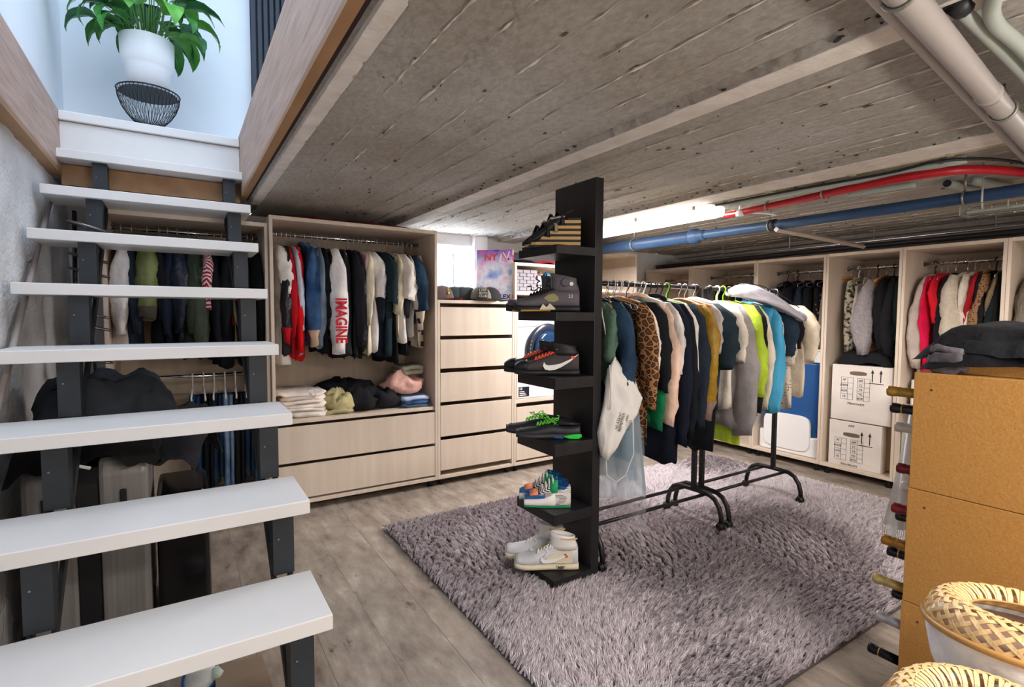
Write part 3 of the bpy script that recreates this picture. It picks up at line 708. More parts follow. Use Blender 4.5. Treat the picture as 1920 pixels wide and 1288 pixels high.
run(B_, 'wardrobe by stairs', 'clothes on the rail right of the stairs', placeB)
# red block lettering down the white sleeve
ws = [o for o in COL.objects if o.get('label', '').startswith('white sweatshirt with red')][0]
RED = mat('red_print', '#c8142c', rough=.7)
slv = [c for c in ws.children if c.name.startswith('sleeve')][0]
tm = text('IMAGINE', .098, RED, ws, 'lettering', bold=.003, sx=.74, mx=Matrix.Rotation(radians(0), 4, 'Z') @ frame((0, 0, -1), (1, 0, 0)))
tm.location = (-.004, -.356, -.56)

# --- wardrobe behind the stairs, top rail
A_ = [
 G(212, 'white work coat', 'white coat', 'hanging_coat', 'coat', '#d9d3d2', .62, .50, th=.04, sr=(.08, .08)),
 G(232, 'dark navy overshirt', 'navy overshirt', 'hanging_shirt', 'shirt', '#222a35', .62, .48),
 G(262, 'olive green bomber jacket with orange lining', 'olive bomber', 'hanging_jacket', 'jacket', mat('olive_nylon', '#6a7443', rough=.55, col2='#7c8650', scale=5, bump=.4, bscale=16), .46, .40, sr=(.10, .10), th=.055, mcuff=P_cloth('#4a4640')),
 G(285, 'black sweatshirt with red stripes', 'striped sweatshirt', 'hanging_sweater', 'sweater', BK, .60, .42),
 G(302, 'dark blue hooded jacket', 'blue hooded jacket', 'hanging_jacket', 'jacket', '#1a2230', .66, .5),
 G(322, 'navy puffer jacket', 'navy puffer', 'hanging_jacket', 'jacket', mat('nylon_navy', '#1b2233', rough=.4, bump=.5, bscale=16), .58, .48, puff=.012, th=.045),
 G(345, 'dark green parka', 'green parka', 'hanging_coat', 'coat', '#343c31', .68, .5, th=.05),
 G(362, 'grey-green raincoat', 'raincoat', 'hanging_coat', 'coat', '#424a3e', .66, .62, th=.04),
 G(384, 'red and white striped shirt', 'striped shirt', 'hanging_shirt', 'shirt', REDW, .40, .34, sr=(.06, .05), th=.035),
 G(400, 'black wool coat', 'wool coat', 'hanging_coat', 'coat', '#121419', .70, .6),
 G(415, 'black knitted dress', 'knitted dress', 'hanging_dress', 'dress', '#10141a', .74, .5),
 G(430, 'bright red zip top', 'red top', 'hanging_shirt', 'top', '#c81419', .48, .40, th=.02),
 G(441, 'olive cotton shirt', 'olive shirt', 'hanging_shirt', 'shirt', '#6c6a4a', .6, .44, th=.02),
 G(458, 'navy cotton coat', 'navy coat', 'hanging_coat', 'coat', '#141a26', .7, .6, th=.035),
 G(474, 'black evening dress', 'evening dress', 'hanging_dress', 'dress', '#0d0d10', .74, None, th=.05),
 G(486, 'long black coat', 'black coat', 'hanging_coat', 'coat', '#0c0c0e', .72, .6, th=.035),
]
def placeA(g):
    X = -.27+(g['px']-212)*(.41+.27)/(486-212)
    return (X, 3.77, 1.735), radians(random.uniform(-4, 4)), dict(front=-1)
run(A_, 'wardrobe behind stairs', 'clothes on the upper rail behind the stairs', placeA)
dn = [('mid blue jeans', DENIM), ('black trousers', '#17181c'), ('dark denim jeans', DENIMD), ('faded frayed jeans', mat('frayed_denim', '#5879a0', rough=.9, col2='#8da6c2', scale=12, bump=.3, bscale=60)), ('black corduroy trousers', '#1d1c20'), ('navy denim trousers', DENIMD), ('washed blue jeans', DENIM)]
for i, (d, m) in enumerate(dn):
    X = .06+i*.058; t = thing('hanging_trousers', (X, 3.75, .86), '%s folded over a white hanger, lower rail behind stairs%s' % (d, ', second navy pair' if False else ''), 'trousers', 'trousers on the lower rail behind the stairs', radians(random.uniform(-8, 8)))
    mm = m if not isinstance(m, str) else P_cloth(m)
    L = random.uniform(.52, .66)
    MB().loft([[(u, v*(.10+.01*sin(k*.8+i)), z) for u, v in [(.022*cos(a)*(1+.2*sin(3*a+k)), sin(a)) for a in [2*pi*q/16 for q in range(16)]]] for k, z in enumerate([-.125-L*j/9 for j in range(10)])]).build('trouser_leg', mm, t, smooth=True, local=True)
    MB().loft([[(u+.03, v*(.095+.01*sin(k*.9+i)), z) for u, v in [(.016*cos(a)*(1+.2*sin(3*a+k)), sin(a)) for a in [2*pi*q/16 for q in range(16)]]] for k, z in enumerate([-.125-L*.92*j/9 for j in range(10)])]).build('trouser_leg', mm, t, smooth=True, local=True)
    hanger_mesh(t, 'white', .15)

# --- the two garment racks
RY = 2.01
R_ = [
 G(1138, 'faded green linen shirt', 'green shirt', 'hanging_shirt', 'shirt', '#4d6658', .40, .26, th=.026, hang='steel', sr=(.05, .055), W=.16),
 G(1158, 'blue denim jacket', 'denim jacket', 'hanging_jacket', 'jacket', DENIMD, .50, .44, th=.04, hang='wire', Wh=.23),
 G(1180, 'long black dress', 'long dress', 'hanging_dress', 'dress', '#101116', .80, None, th=.04, W=.18),
 G(1200, 'leopard print scarf coat', 'leopard coat', 'hanging_coat', 'coat', LEO, .72, .5, th=.03, hang='wood'),
 G(1213, 'cream short-sleeved T-shirt', 'cream T-shirt', 'hanging_shirt', 'T-shirt', '#d8ccc2', .40, .30, th=.018, sr=(.05, .06)),
 G(1224, 'black quilted gilet', 'black gilet', 'hanging_vest', 'vest', '#15161b', .46, .42, th=.03, sr=(.055, .06)),
 G(1238, 'emerald green sweatshirt', 'emerald sweatshirt', 'hanging_sweater', 'sweater', '#0f6a45', .62, .62, th=.03, sr=(.05, .058)),
 G(1252, 'pale peach blazer', 'peach blazer', 'hanging_jacket', 'blazer', '#d9b8a6', .62, .60, th=.032, hang='padded', sr=(.055, .055), collar=True),
 G(1262, 'off-white frilled blouse', 'frilled blouse', 'hanging_shirt', 'blouse', '#cfc7c4', .44, .34, th=.018, hang='white'),
 G(1274, 'long navy dress with sleeves', 'navy dress', 'hanging_dress', 'dress', '#141927', .86, .72, th=.038, hang='black'),
 G(1288, 'black suit jacket', 'suit jacket', 'hanging_jacket', 'jacket', '#12151c', .74, .68, th=.03, hang='black', collar=True),
 G(1299, 'narrow white shirt', 'white shirt', 'hanging_shirt', 'shirt', '#d6cfcb', .64, .62, th=.018, hang='black'),
 G(1314, 'slate blue wool coat', 'slate coat', 'hanging_coat', 'coat', '#1e2834', .66, .64, th=.045, hang='black'),
 G(1338, 'mustard yellow bomber jacket', 'mustard bomber', 'hanging_jacket', 'jacket', mat('mustard_satin', '#a98318', rough=.45, col2='#8f6b10', scale=6, bump=.6, bscale=14), .60, .60, th=.045, hang='wood', sr=(.06, .055), puff=.012, mcuff=P_cloth('#7d6a63')),
 G(1350, 'small grey T-shirt', 'grey T-shirt', 'hanging_shirt', 'T-shirt', '#aaa29e', .34, .24, th=.018, hang='wood'),
 G(1368, 'dark teal hooded sweatshirt', 'teal hoodie', 'hanging_sweater', 'sweater', '#22303a', .60, .34, th=.055, hang='padded', sr=(.085, .075)),
 G(1382, 'black jogging trousers', 'black joggers', 'hanging_trousers', 'trousers', '#0d1118', .86, None, th=.035, W=.16, Wh=.14, hang='black'),
 G(1402, 'ivory linen T-shirt', 'ivory T-shirt', 'hanging_shirt', 'T-shirt', '#d9d1c6', .62, .30, th=.035, hang='black', sr=(.06, .07)),
 G(1418, 'heather grey sweatshirt', 'heather sweatshirt', 'hanging_sweater', 'sweater', '#8d888a', .74, .74, th=.045, sr=(.06, .075), hang='white'),
 G(1430, 'lime green top', 'lime top', 'hanging_shirt', 'top', '#a3bc3a', .60, .50, th=.03, hang='lime', sr=(.05, .07)),
 G(1442, 'short black cardigan', 'black cardigan', 'hanging_cardigan', 'cardigan', '#1a1b20', .70, .60, th=.02, hang='black'),
 G(1456, 'cream button shirt', 'cream shirt', 'hanging_shirt', 'shirt', '#cfc6b4', .68, .60, th=.032, hang='black'),
 G(1472, 'sky blue shirt', 'sky shirt', 'hanging_shirt', 'shirt', mat('sky_cotton', '#3f9fcf', rough=.7, col2='#4fb2dd', scale=6, bump=.3, bscale=14), .66, .62, th=.03, hang='blue', sr=(.055, .05)),
 G(1482, 'white striped shirt', 'striped shirt', 'hanging_shirt', 'shirt', '#d2d0cf', .62, .56, th=.022, hang='wire'),
 G(1494, 'indigo denim shirt', 'indigo shirt', 'hanging_shirt', 'shirt', '#22303f', .40, .30, th=.03, hang='black'),
 G(1506, 'dark dress with cream folk pattern', 'patterned dress', 'hanging_dress', 'dress', ETHN, .66, .36, th=.04, hang='black', Wh=.24),
 G(1520, 'black short-sleeved blouse', 'black blouse', 'hanging_shirt', 'blouse', '#0f0f13', .42, .26, th=.03, hang='wire'),
 G(1536, 'beige cotton tunic', 'beige tunic', 'hanging_shirt', 'tunic', '#cfc2ae', .60, .34, th=.03, hang='wire'),
]
XL = {1138: 1.715}
def placeR(g):
    X = along(g['px'], 1.84)
    X = 1.72+(X-along(1138, 1.84))*(3.36-1.72)/(along(1536, 1.84)-along(1138, 1.84))
    if 2.56 < X < 2.61: X = 2.555
    return (X, RY, 1.41), radians(random.uniform(-6, 6)), dict(front=-1)
random.seed(5)
for g in R_: g['k'].setdefault('W', .17+.05*random.random())
def run2(items):
    for i, g in enumerate(items):
        lab = row_labels(items, 'on rack' if i < len(items)-1 else 'the racks', i).replace('leftmost in on rack', 'leftmost on the racks').replace('rightmost in the racks', 'rightmost on the racks')
        loc, rz, kw = placeR(g); k = dict(g['k']); k['group'] = 'clothes on the garment racks'; k['seed'] = i*5+3
        garment(loc, rz, g['n'], lab, g['c'], g['m'], g['L'], slL=g['sl'], **{**kw, **k})
run2(R_)
# things hanging low under the racks
def pleated(t, name, m, w, z0, z1, d, amp, n, seed, local=True):
    rs = random.Random(seed); ph = rs.uniform(0, 6)
    def fn(a, c):
        ang = 2*pi*a; f = .55+.45*c
        r = 1+amp*sin(n*ang+ph)*c
        return (d*f*cos(ang)*r, w*(.8+.2*c)*sin(ang)*r, z0+(z1-z0)*c+.008*sin(3*ang+ph)*c)
    return MB().grid(fn, 72, 10).build(name, m, t, smooth=True, local=local, fix=False)
t = thing('sheer_skirt', (1.87, 1.98, 1.41), 'sheer pale blue organza skirt hanging lowest behind the white drawstring bag', 'skirt')
pleated(t, 'skirt', SHEER, .20, -.50, -1.05, .15, .08, 9, 1); pleated(t, 'lining', SHEER, .17, -.44, -.98, .08, .08, 7, 2); hanger_mesh(t, 'wire', .17)
MB().tube([(0, 0, -.13), (0, 0, -.5)], .006, 5).build('hanging_loop', SHEER, t, local=True)
t = thing('clear_garment_bag', (1.93, 2.0, 1.41), 'clear plastic garment bag hanging to the rug beside the shoe column', 'garment bag')
pleated(t, 'film', CLEAR, .20, -.12, -1.24, .05, .07, 5, 4); hanger_mesh(t, 'wire', .17)
t = thing('lime_dress', (2.78, 2.04, 1.41), 'lime green dress whose hem shows below the ivory T-shirt on rack', 'dress')
pleated(t, 'skirt', P_cloth('#a5bd3c'), .17, -.40, -.92, .05, .10, 6, 5); hanger_mesh(t, 'lime', .17)
MB().tube([(0, 0, -.13), (0, 0, -.4)], .02, 6).build('bodice', P_cloth('#a5bd3c'), t, local=True)
# bare hangers crowding the rails
def bare(x, kind, label, tilt=0):
    t = thing('clothes_hanger', (x, RY, 1.41), label, 'hanger', 'empty hangers on the racks', tilt)
    hanger_mesh(t, kind, .19); return t
bare(1.99, 'black', 'empty black hanger left of the grey-green one, rack rail', radians(38)); bare(2.63+.04, 'black', 'empty black tubular hanger turned outward over the ivory T-shirt', radians(-30))
bare(2.30, 'lime', 'empty lime plastic hanger in the middle of the left rack', radians(6)); bare(2.93, 'lime', 'empty lime hanger on the right rack beside the silver jacket', radians(-7))
bare(3.05, 'black', 'empty black hanger above the cream button shirt', radians(-34))
bare(3.33, 'wire', 'empty wire hanger sticking out at the right end of the rack', radians(70))
# silver-grey jacket thrown across the top of the second rack
def drape(name, label, cat, m, cx, cy, cz, lx, ly, ang, sag, seed, thick=.03, wr=.014):
    t = thing(name, (cx, cy, cz), label, cat)
    mbx = MB(); nu, nv = 26, 18
    def top(a, c, off):
        u = (a-.5)*lx; v = (c-.5)*ly
        e = max(0, abs(v)/(ly/2)-.2)
        z = -sag*e*e-.3*sag*(abs(u)/(lx/2))**3+wr*mnoise.noise(Vector((u*9+seed, v*9, seed)))+wr*.6*mnoise.noise(Vector((u*22, v*22, seed)))
        edge = min(1, min(a, 1-a, c, 1-c)*9)
        sx_ = 1-.10*abs(mnoise.noise(Vector((c*3, seed, 1)))); 
        return (cos(ang)*u*sx_-sin(ang)*v, sin(ang)*u*sx_+cos(ang)*v, z+off*(edge**.5)*thick)
    n = (nu+1)*(nv+1)
    mbx.grid(lambda a, c: top(a, c, 1), nu, nv); mbx.grid(lambda a, c: top(a, c, -.15), nu, nv)
    return t, mbx.build('folded_cloth' if cat != 'jacket' else 'jacket_body', m, t, smooth=True, local=True, fix=False)
t = thing('draped_jacket', (2.95, 1.9, 1.42), 'silver-grey cotton jacket thrown over the top of the right rack', 'jacket')
SILV = mat('silver_cotton', '#b5b1bb', rough=.6, bump=.4, bscale=12)
path = [(2.83, 1.99, 1.39, .04, .02), (2.86, 1.965, 1.405, .075, .03), (2.90, 1.93, 1.405, .09, .036), (2.96, 1.88, 1.385, .09, .038), (3.03, 1.83, 1.35, .082, .034), (3.09, 1.79, 1.31, .072, .03), (3.14, 1.755, 1.27, .062, .026), (3.165, 1.74, 1.25, .055, .024)]
rings = []
for i, (x, y, z, w, h) in enumerate(path):
    ring = []
    for k in range(28):
        a = 2*pi*k/28; c, s_ = cos(a), sin(a); wv = 1+.10*sin(3*a+i)+.07*sin(7*a+i*1.7)
        ring.append((x+.35*w*c*wv, y+.80*w*c*wv, z+h*s_*wv-.55*w*abs(c)**1.6*(1 if c < 0 else .5)))
    rings.append(ring)
MB().loft(rings).build('jacket_body', SILV, t, smooth=True)
MB().tube([(x-.02, y-.04, z+h+.002) for x, y, z, w, h in path[1:-1]], .003, 5).build('zip', BLACKM, t, smooth=True)
MB().loft([[(x+.3*w*c, y+.8*w*c, z+h*s2) for c, s2 in [(cos(2*pi*k/14), sin(2*pi*k/14)) for k in range(14)]] for x, y, z, w, h in ((3.155, 1.745, 1.257, .058, .026), (3.18, 1.73, 1.238, .052, .024))]).build('cuff', P_cloth('#8f8b97'), t, smooth=True)

# white drawstring bag hanging on the left end of the rack
WB = mat('white_cotton_bag', '#d9d6d3', rough=.85, bump=.5, bscale=9)
bx, by = 1.70, 1.80
t = thing('drawstring_bag', (bx, by, 1.40), 'white cotton drawstring bag with printed text hanging by cords beside the column', 'bag')
zt, zb_ = -.38, -.80
rings = []
for i, (w, d, z, ox) in enumerate([(.012, .010, zt+.02, .0), (.038, .022, zt-.02, .0), (.062, .034, zt-.06, .015), (.085, .045, zt-.10, .03), (.105, .05, zt-.17, .05), (.10, .05, zt-.23, .03), (.075, .045, zt-.30, -.01), (.05, .035, zt-.36, -.03), (.03, .02, zb_, -.05)]):
    rings.append([(ox+w*cos(a)*(1+.10*sin(3*a+i)), -.02+d*sin(a)*(1+.30*sin(5*a+i*1.3)+.2*sin(8*a-i)), z+.016*sin(2*a+i)) for a in [2*pi*k/40 for k in range(40)]])
MB().loft(rings).build('bag_body', WB, t, smooth=True, local=True)
CORD = mat('white_cord', '#d5d0cb', rough=.8)
MB().tube([(.0, .10, .0), (-.02, .05, -.15), (-.01, -.0, zt+.02)], .0035, 5).build('cord', CORD, t, smooth=True, local=True)
MB().tube([(-.035, -.02, zt+.0), (-.06, -.06, zt-.12), (-.055, -.05, zt-.20)], .003, 5).build('cord', CORD, t, smooth=True, local=True)
MB().tube([(.09, -.05, zt-.26), (.09, -.06, zt-.42), (.05, -.05, zb_-.10), (.0, -.04, zb_-.13), (-.05, -.03, zb_-.09), (-.05, -.02, zb_)], .003, 5).build('cord', CORD, t, smooth=True, local=True)
# small print down the bag, read from the column's side
pm = frame((.10, .05, 1), (-.85, .5, .15))
for i, s in enumerate(('Always', 'Make Them', 'REMEMBER', 'tel. 623751')):
    o = text(s, .018, BLACKP, t, 'lettering', mx=frame(Vector((.25, -.1, 1)), Vector((-.84, .54, .26))))
    o.location = (.045-i*.024, -.074-.0*i, zt-.28+.01*i)
# chain strap
t = thing('chain_strap', (1.70, 1.84, 1.40), 'long gold chain strap hanging from the left end of the rack', 'bag strap')
ch = MB(); n = 46
for i in range(n):
    a = i/(n-1); x = .0+.22*a*a+.02*a; z = -.02-.40*a-.06*sin(a*3); y = -.04*sin(a*pi)
    pts = [(x+.0055*cos(q)*(1 if i % 2 else .25), y+.0055*cos(q)*(.25 if i % 2 else 1), z+.008*sin(q)) for q in [2*pi*k/8 for k in range(8)]]
    ch.tube(pts, .0016, 4, closed=True)
tag(ch.build('chain', mat('gold_chain', '#b79b63', rough=.3, metal=1), t, local=True), kind='stuff')

# --- wardrobes along the right wall (rails run towards the viewer's right, garments face the room)
def placeRW(y, z=1.63): return (4.60, y, z)
def right_row(items, where, group, W0=.20):
    for i, g in enumerate(items):
        Y = g['px']; lab = row_labels(items, where, i); k = dict(g['k']); k['group'] = group; k.setdefault('W', W0); k['seed'] = i*11+int(Y*10)
        garment(placeRW(Y), radians(90+random.uniform(-5, 5)), g['n'], lab, g['c'], g['m'], g['L'], slL=g['sl'], front=1, **k)
C2 = [
 G(3.33, 'grey jersey top', 'grey top', 'hanging_shirt', 'top', '#8b8580', .5, .3),
 G(3.22, 'black sleeveless dress', 'black dress', 'hanging_dress', 'dress', '#15151a', .7, None, hang='wood'),
 G(3.10, 'dark brown cardigan', 'brown cardigan', 'hanging_cardigan', 'cardigan', '#3a3029', .55, .4, hang='lime'),
 G(2.99, 'black party dress', 'party dress', 'hanging_dress', 'dress', '#101015', .7, None, hang='blue'),
 G(2.90, 'tan suede jacket', 'suede jacket', 'hanging_jacket', 'jacket', '#8d6d4c', .5, .45, hang='lime'),
]
right_row(C2, 'second right wardrobe', 'clothes in the second wardrobe of the right wall')
C3 = [
 G(2.64, 'black strappy top', 'strappy top', 'tank_top', 'top', '#131318', .50, None, strap=True, hang='black', th=.05),
 G(2.55, 'black camisole', 'camisole', 'tank_top', 'top', '#15151b', .60, None, strap=True, hang='black', th=.05),
 G(2.46, 'navy strapped dress', 'navy dress', 'hanging_dress', 'dress', '#16202c', .62, None, strap=True, th=.05),
 G(2.37, 'black halter dress', 'halter dress', 'hanging_dress', 'dress', '#0f0f14', .66, None, strap=True, th=.05),
 G(2.29, 'black flowered dress', 'flowered dress', 'hanging_dress', 'dress', patterned('dark_floral', '#141318', '#8a5a3a', 'spots', 30), .62, None, strap=True, th=.04),
 G(2.22, 'grey slip dress', 'slip dress', 'hanging_dress', 'dress', '#6b645f', .58, None, strap=True, th=.03),
]
right_row(C3, 'third right wardrobe', 'black tops in the third wardrobe of the right wall')
C4 = [
 G(2.06, 'cream fringed crochet vest', 'fringed vest', 'hanging_vest', 'vest', mat('crochet_fringe', '#b5ab97', rough=.95, col2='#2a251f', scale=38, bump=.8, bscale=60, lo=.47, hi=.6), .58, None, th=.045, W=.16, hang='white'),
 G(1.99, 'white lace top', 'lace top', 'tank_top', 'top', '#aaa294', .42, None, strap=True, hang='wire'),
 G(1.925, 'grey knitted cardigan', 'knitted cardigan', 'hanging_cardigan', 'cardigan', KNIT, .58, .55, th=.06, sr=(.07, .08), hang='black'),
 G(1.865, 'leopard trimmed black blouse', 'leopard blouse', 'hanging_shirt', 'blouse', LEOS, .58, None, th=.03, hang='wood'),
 G(1.815, 'black velvet dress', 'velvet dress', 'hanging_dress', 'dress', '#131215', .70, .5, hang='black', th=.05),
 G(1.765, 'black knitted sweater', 'black sweater', 'hanging_sweater', 'sweater', '#16161a', .68, .55, th=.05),
 G(1.715, 'dark green satin dress', 'satin dress', 'hanging_dress', 'dress', '#10201d', .70, .5),
]
right_row(C4, 'above white cartons', 'clothes in the wardrobe above the white cartons', .19)
C5 = [
 G(1.56, 'pale grey knitted coat', 'pale knitted coat', 'hanging_coat', 'coat', '#a59a92', .80, .62, th=.045, hang='black'),
 G(1.52, 'hot pink long cardigan', 'pink cardigan', 'hanging_cardigan', 'cardigan', '#c0123f', .80, .60, th=.02),
 G(1.485, 'red fitted jacket', 'red jacket', 'hanging_jacket', 'jacket', '#c01626', .50, .3, th=.022),
 G(1.44, 'black track top with teal shoulder stripes', 'track top', 'hanging_shirt', 'top', '#15161c', .66, .55, th=.05),
 G(1.375, 'cream teddy coat', 'teddy coat', 'hanging_coat', 'coat', mat('teddy_fleece', '#c3b6a4', rough=.98, col2='#d0c4b3', scale=50, bump=.9, bscale=120), .66, .56, th=.06, sr=(.08, .08)),
 G(1.335, 'white long-sleeved blouse', 'white blouse', 'hanging_shirt', 'blouse', '#c6bcb1', .62, .52, th=.03),
 G(1.30, 'burgundy shirt', 'burgundy shirt', 'hanging_shirt', 'shirt', '#93161f', .52, .35, th=.02),
 G(1.26, 'small-spotted leopard coat', 'leopard coat', 'hanging_coat', 'coat', LEOS, .68, .60, th=.045, hang='wood'),
 G(1.225, 'black ribbed jumper', 'ribbed jumper', 'hanging_sweater', 'sweater', '#131316', .66, .5, hang='black'),
 G(1.195, 'beige lined jacket', 'beige jacket', 'hanging_jacket', 'jacket', '#6d5f48', .42, .30, hang='white', th=.02),
 G(1.165, 'black tailored coat', 'tailored coat', 'hanging_coat', 'coat', '#141a20', .70, .6, th=.035),
 G(1.13, 'black blazer', 'black blazer', 'hanging_jacket', 'blazer', '#0f0f12', .70, .6, th=.03),
]
right_row(C5, 'above wine rack', 'coats in the wardrobe above the wine rack', .2)
C6 = [
 G(.98, 'long grey fur coat', 'fur coat', 'hanging_coat', 'fur coat', mat('grey_fur', '#8a7f70', rough=.98, col2='#6a6154', scale=30, bump=1, bscale=90, stretch=(1, 1, .3)), .9, .6, th=.07, sr=(.09, .09)),
 G(.86, 'brown wool coat', 'wool coat', 'hanging_coat', 'coat', '#4b3d33', .9, .6, th=.05),
]
right_row(C6, 'right edge wardrobe', 'coats in the wardrobe at the right edge')
# three teal stripes and the trefoil-like mark on the track top
tk = [o for o in COL.objects if o.get('label', '').startswith('black track top')][0]
for i in range(3):
    MB().tube([(-.052, .03+.05*j, -.105-.018*i-.012*j) for j in range(4)], .0035, 5).build('shoulder_stripe', P_cloth('#1f7a68'), tk, local=True, smooth=True)
lm = P_cloth('#cfc8bb')
for k, (yy, zz, a) in enumerate(((.03, -.235, 40), (.075, -.215, 90), (.12, -.235, 140))):
    q = MB(); c0 = (yy, zz)
    poly = [(c0[0]+.017*cos(t_)*sin(radians(a))+.032*sin(t_)*cos(radians(a)), c0[1]+.032*sin(t_)*sin(radians(a))-.017*cos(t_)*cos(radians(a))) for t_ in [2*pi*j/10 for j in range(10)]]
    q.prism(poly, 'X', -.072, -.062); q.build('emblem_leaf', lm, tk, local=True)
for k in range(3): MB().box(-.072, -.062, .035+.006*k, .115-.006*k, -.275-.018*k, -.267-.018*k).build('emblem_bar', lm, tk, local=True)
# bare hangers over the cartons
t = thing('clothes_hanger', (4.58, 2.11, 1.63), 'empty wooden hanger leftmost above the white cartons', 'hanger', 'empty hangers', radians(60)); hanger_mesh(t, 'wood', .19)
t = thing('clothes_hanger', (4.60, 3.72, 1.63), 'empty grey wire hanger in the far corner wardrobe', 'hanger', 'empty hangers', radians(90)); hanger_mesh(t, 'wire', .19)
for i in range(7):
    t = thing('clothes_hanger', (4.60, 3.60+.016*i, 1.63), 'wire hanger in the close bunch on the far corner rail', 'hanger', 'bunched wire hangers in the far corner', radians(88+i)); hanger_mesh(t, 'wire', .17)

# ------------------------------------------------------------------ shoes on the column
def lerp(tab, x):
    for (a, p), (b2, q) in zip(tab, tab[1:]):
        if x <= b2: return p+(q-p)*(x-a)/(b2-a) if b2 > a else q
    return tab[-1][1]
WID = [(0, .024), (.05, .031), (.15, .034), (.35, .033), (.55, .039), (.72, .046), (.85, .046), (.94, .040), (.985, .030), (1, .020)]
def wid(t): return lerp(WID, max(0, min(1, t)))
def ring_sec(x, w, z0, z1, n=16, flat=.55):
    out = []
    for k in range(n):
        a = 2*pi*k/n; c, s = cos(a), sin(a)
        y = w*(abs(c)**flat)*(1 if c >= 0 else -1); z = (z0+z1)/2+(z1-z0)/2*(abs(s)**.75)*(1 if s >= 0 else -1)
        if s > .1: y *= 1-.34*((s-.1)/.9)**1.5
        out.append((x, y, z))
    return out
def shoe(x, y, z, label, up, sole, top=None, L=.285, collar=0, col_m=None, sole_h=.028, sole_sp=0, h=None, group=None, name='sneaker', rz=147, toe=None):
    t = thing(name, (x, y, z), label, 'shoe', group, radians(rz))
    H = h or [(0, .100), (.12, .108), (.30, .112), (.42, .104), (.55, .088), (.70, .070), (.82, .062), (.92, .057), (.97, .048), (1, .036)]
    xs = [0, .02, .06, .14, .24, .34, .44, .54, .64, .74, .83, .90, .95, .985, 1]
    rise = lambda q: .006*max(0, (q-.78)/.22)**2
    MB().loft([ring_sec(q*L, wid(q)+.003, rise(q), sole_h+rise(q)*1.4+sole_sp*max(0, .3-q), flat=.35) for q in xs]).build('sole', sole, t, smooth=True, local=True)
    ux = [.012+q*.965 for q in xs]
    MB().loft([ring_sec(q*L, wid(q)*.97, sole_h*.6+rise(q), lerp(H, q)+.006*(q > .9), flat=.6) for q in ux]).build('upper', up, t, smooth=True, local=True)
    if toe is not None:
        MB().loft([ring_sec(q*L, wid(q)*.99+.0012, sole_h*.6+rise(q), lerp(H, q)+.008, flat=.6) for q in (.80, .85, .90, .95, .985, .998)]).build('toe_cap', toe, t, smooth=True, local=True)
    # ankle: rings rising from the upper to the collar, last ones turned inwards
    c0, ax, ay = .20*L, .195*L, .031; zz = (.092 if collar else .066); rr = []
    prof = [(0, 1.02, 1.02), (.3, 1.0, 1.0), (.7, .94, 1.0), (1, .97, 1.05), (1.03, .84, .86), (.8, .78, .75), (.3, .7, .6)]
    hh = max(collar, .012)
    for f, a_, b_ in prof:
        rr.append([(c0+.012*f*(1 if collar else 0)+ax*a_*cos(q)*(1.0 if cos(q) < 0 else 1.15), ay*b_*sin(q), zz+hh*f+(.010*cos(q) if f > .6 else 0)) for q in [2*pi*k/20 for k in range(20)]])
    MB().loft(rr, caps=True).build('collar', col_m or up, t, smooth=True, local=True)
    return t, H, L
def laces(t, H, L, m, q0=.36, q1=.66, n=6, r=.0028, wild=0, tilt=0, lift=.004, seed=0):
    rs = random.Random(seed); q = MB()
    for i in range(n):
        a = q0+(q1-q0)*i/(n-1); zt = lerp(H, a)+lift
        w = .018+.004*i/n
        q.tube([((a+.02)*L, -w, zt-.010), (a*L, 0, zt+.003), ((a-.02)*L, w, zt-.008)], r, 5); q.tube([((a+.02)*L, w, zt-.008), (a*L, 0, zt+.004), ((a-.02)*L, -w, zt-.010)], r, 5)
    for s in range(wild):
        p = Vector((q0*L+rs.uniform(0, .04), .01, lerp(H, q0)+.006)); pts = [p.copy()]
        for k in range(6): p = p+Vector((rs.uniform(-.018, .022), rs.uniform(-.010, .016), rs.uniform(-.016, .016))); pts.append(p.copy())
        q.tube(pts, r*.8, 5)
    return q.build('laces', m, t, smooth=True, local=True)
def side_plate(t, L, name, m, pts_lo, pts_hi, x0, x1, z0, z1, off=.0025, th=.002):
    """a shape given by two curves (u to the heel, v up) laid on the visible flank"""
    q = MB(); n = len(pts_lo)
    def P(u, v, o):
        x = x1+(x0-x1)*u; z = z0+(z1-z0)*v; fz = max(0, (z-.045)/.05)
        return (x, wid(x/L)*(1-.24*min(1, fz))+off+o, z)
    vs = []
    for o in (0, th):
        for a, c in zip(pts_lo, pts_hi): vs += [P(a[0], a[1], o), P(c[0], c[1], o)]
    k = 2*n
    fs = []
    for i in range(n-1):
        a = 2*i; fs += [(a, a+1, a+3, a+2), (k+a, k+a+2, k+a+3, k+a+1), (a, a+2, k+a+2, k+a), (a+1, k+a+1, k+a+3, a+3)]
    q.add(vs, fs); return q.build(name, m, t, smooth=False, local=True)
SW_LO = [(0, .5), (-.03, .28), (.03, .07), (.16, 0), (.32, .04), (.5, .2), (.75, .52), (1, .95)]
SW_HI = [(0.005, .5), (.03, .40), (.07, .33), (.15, .31), (.32, .34), (.5, .43), (.75, .66), (1, .97)]
GREYU = mat('shoe_grey', '#57525a', rough=.6, bump=.2, bscale=80); BLK = mat('shoe_black', '#141519', rough=.55); YEL = mat('shoe_yellow', '#b98f3c', rough=.5)
OFFW = mat('shoe_offwhite', '#e5e3e1', rough=.5); CREAM = mat('shoe_cream', '#d9cfb4', rough=.5); ORL = mat('orange_lace', '#f0522e', rough=.6); WHT = mat('shoe_white_mark', '#e2ddd8', rough=.5)
DGR = mat('shoe_dark_grey', '#3b3436', rough=.7, bump=.2, bscale=80); GRL = mat('green_lace', '#5fd03a', rough=.5); BUB = mat('green_bubble', '#27c83f', rough=.3)
FARSHOE = (.040, -.098)
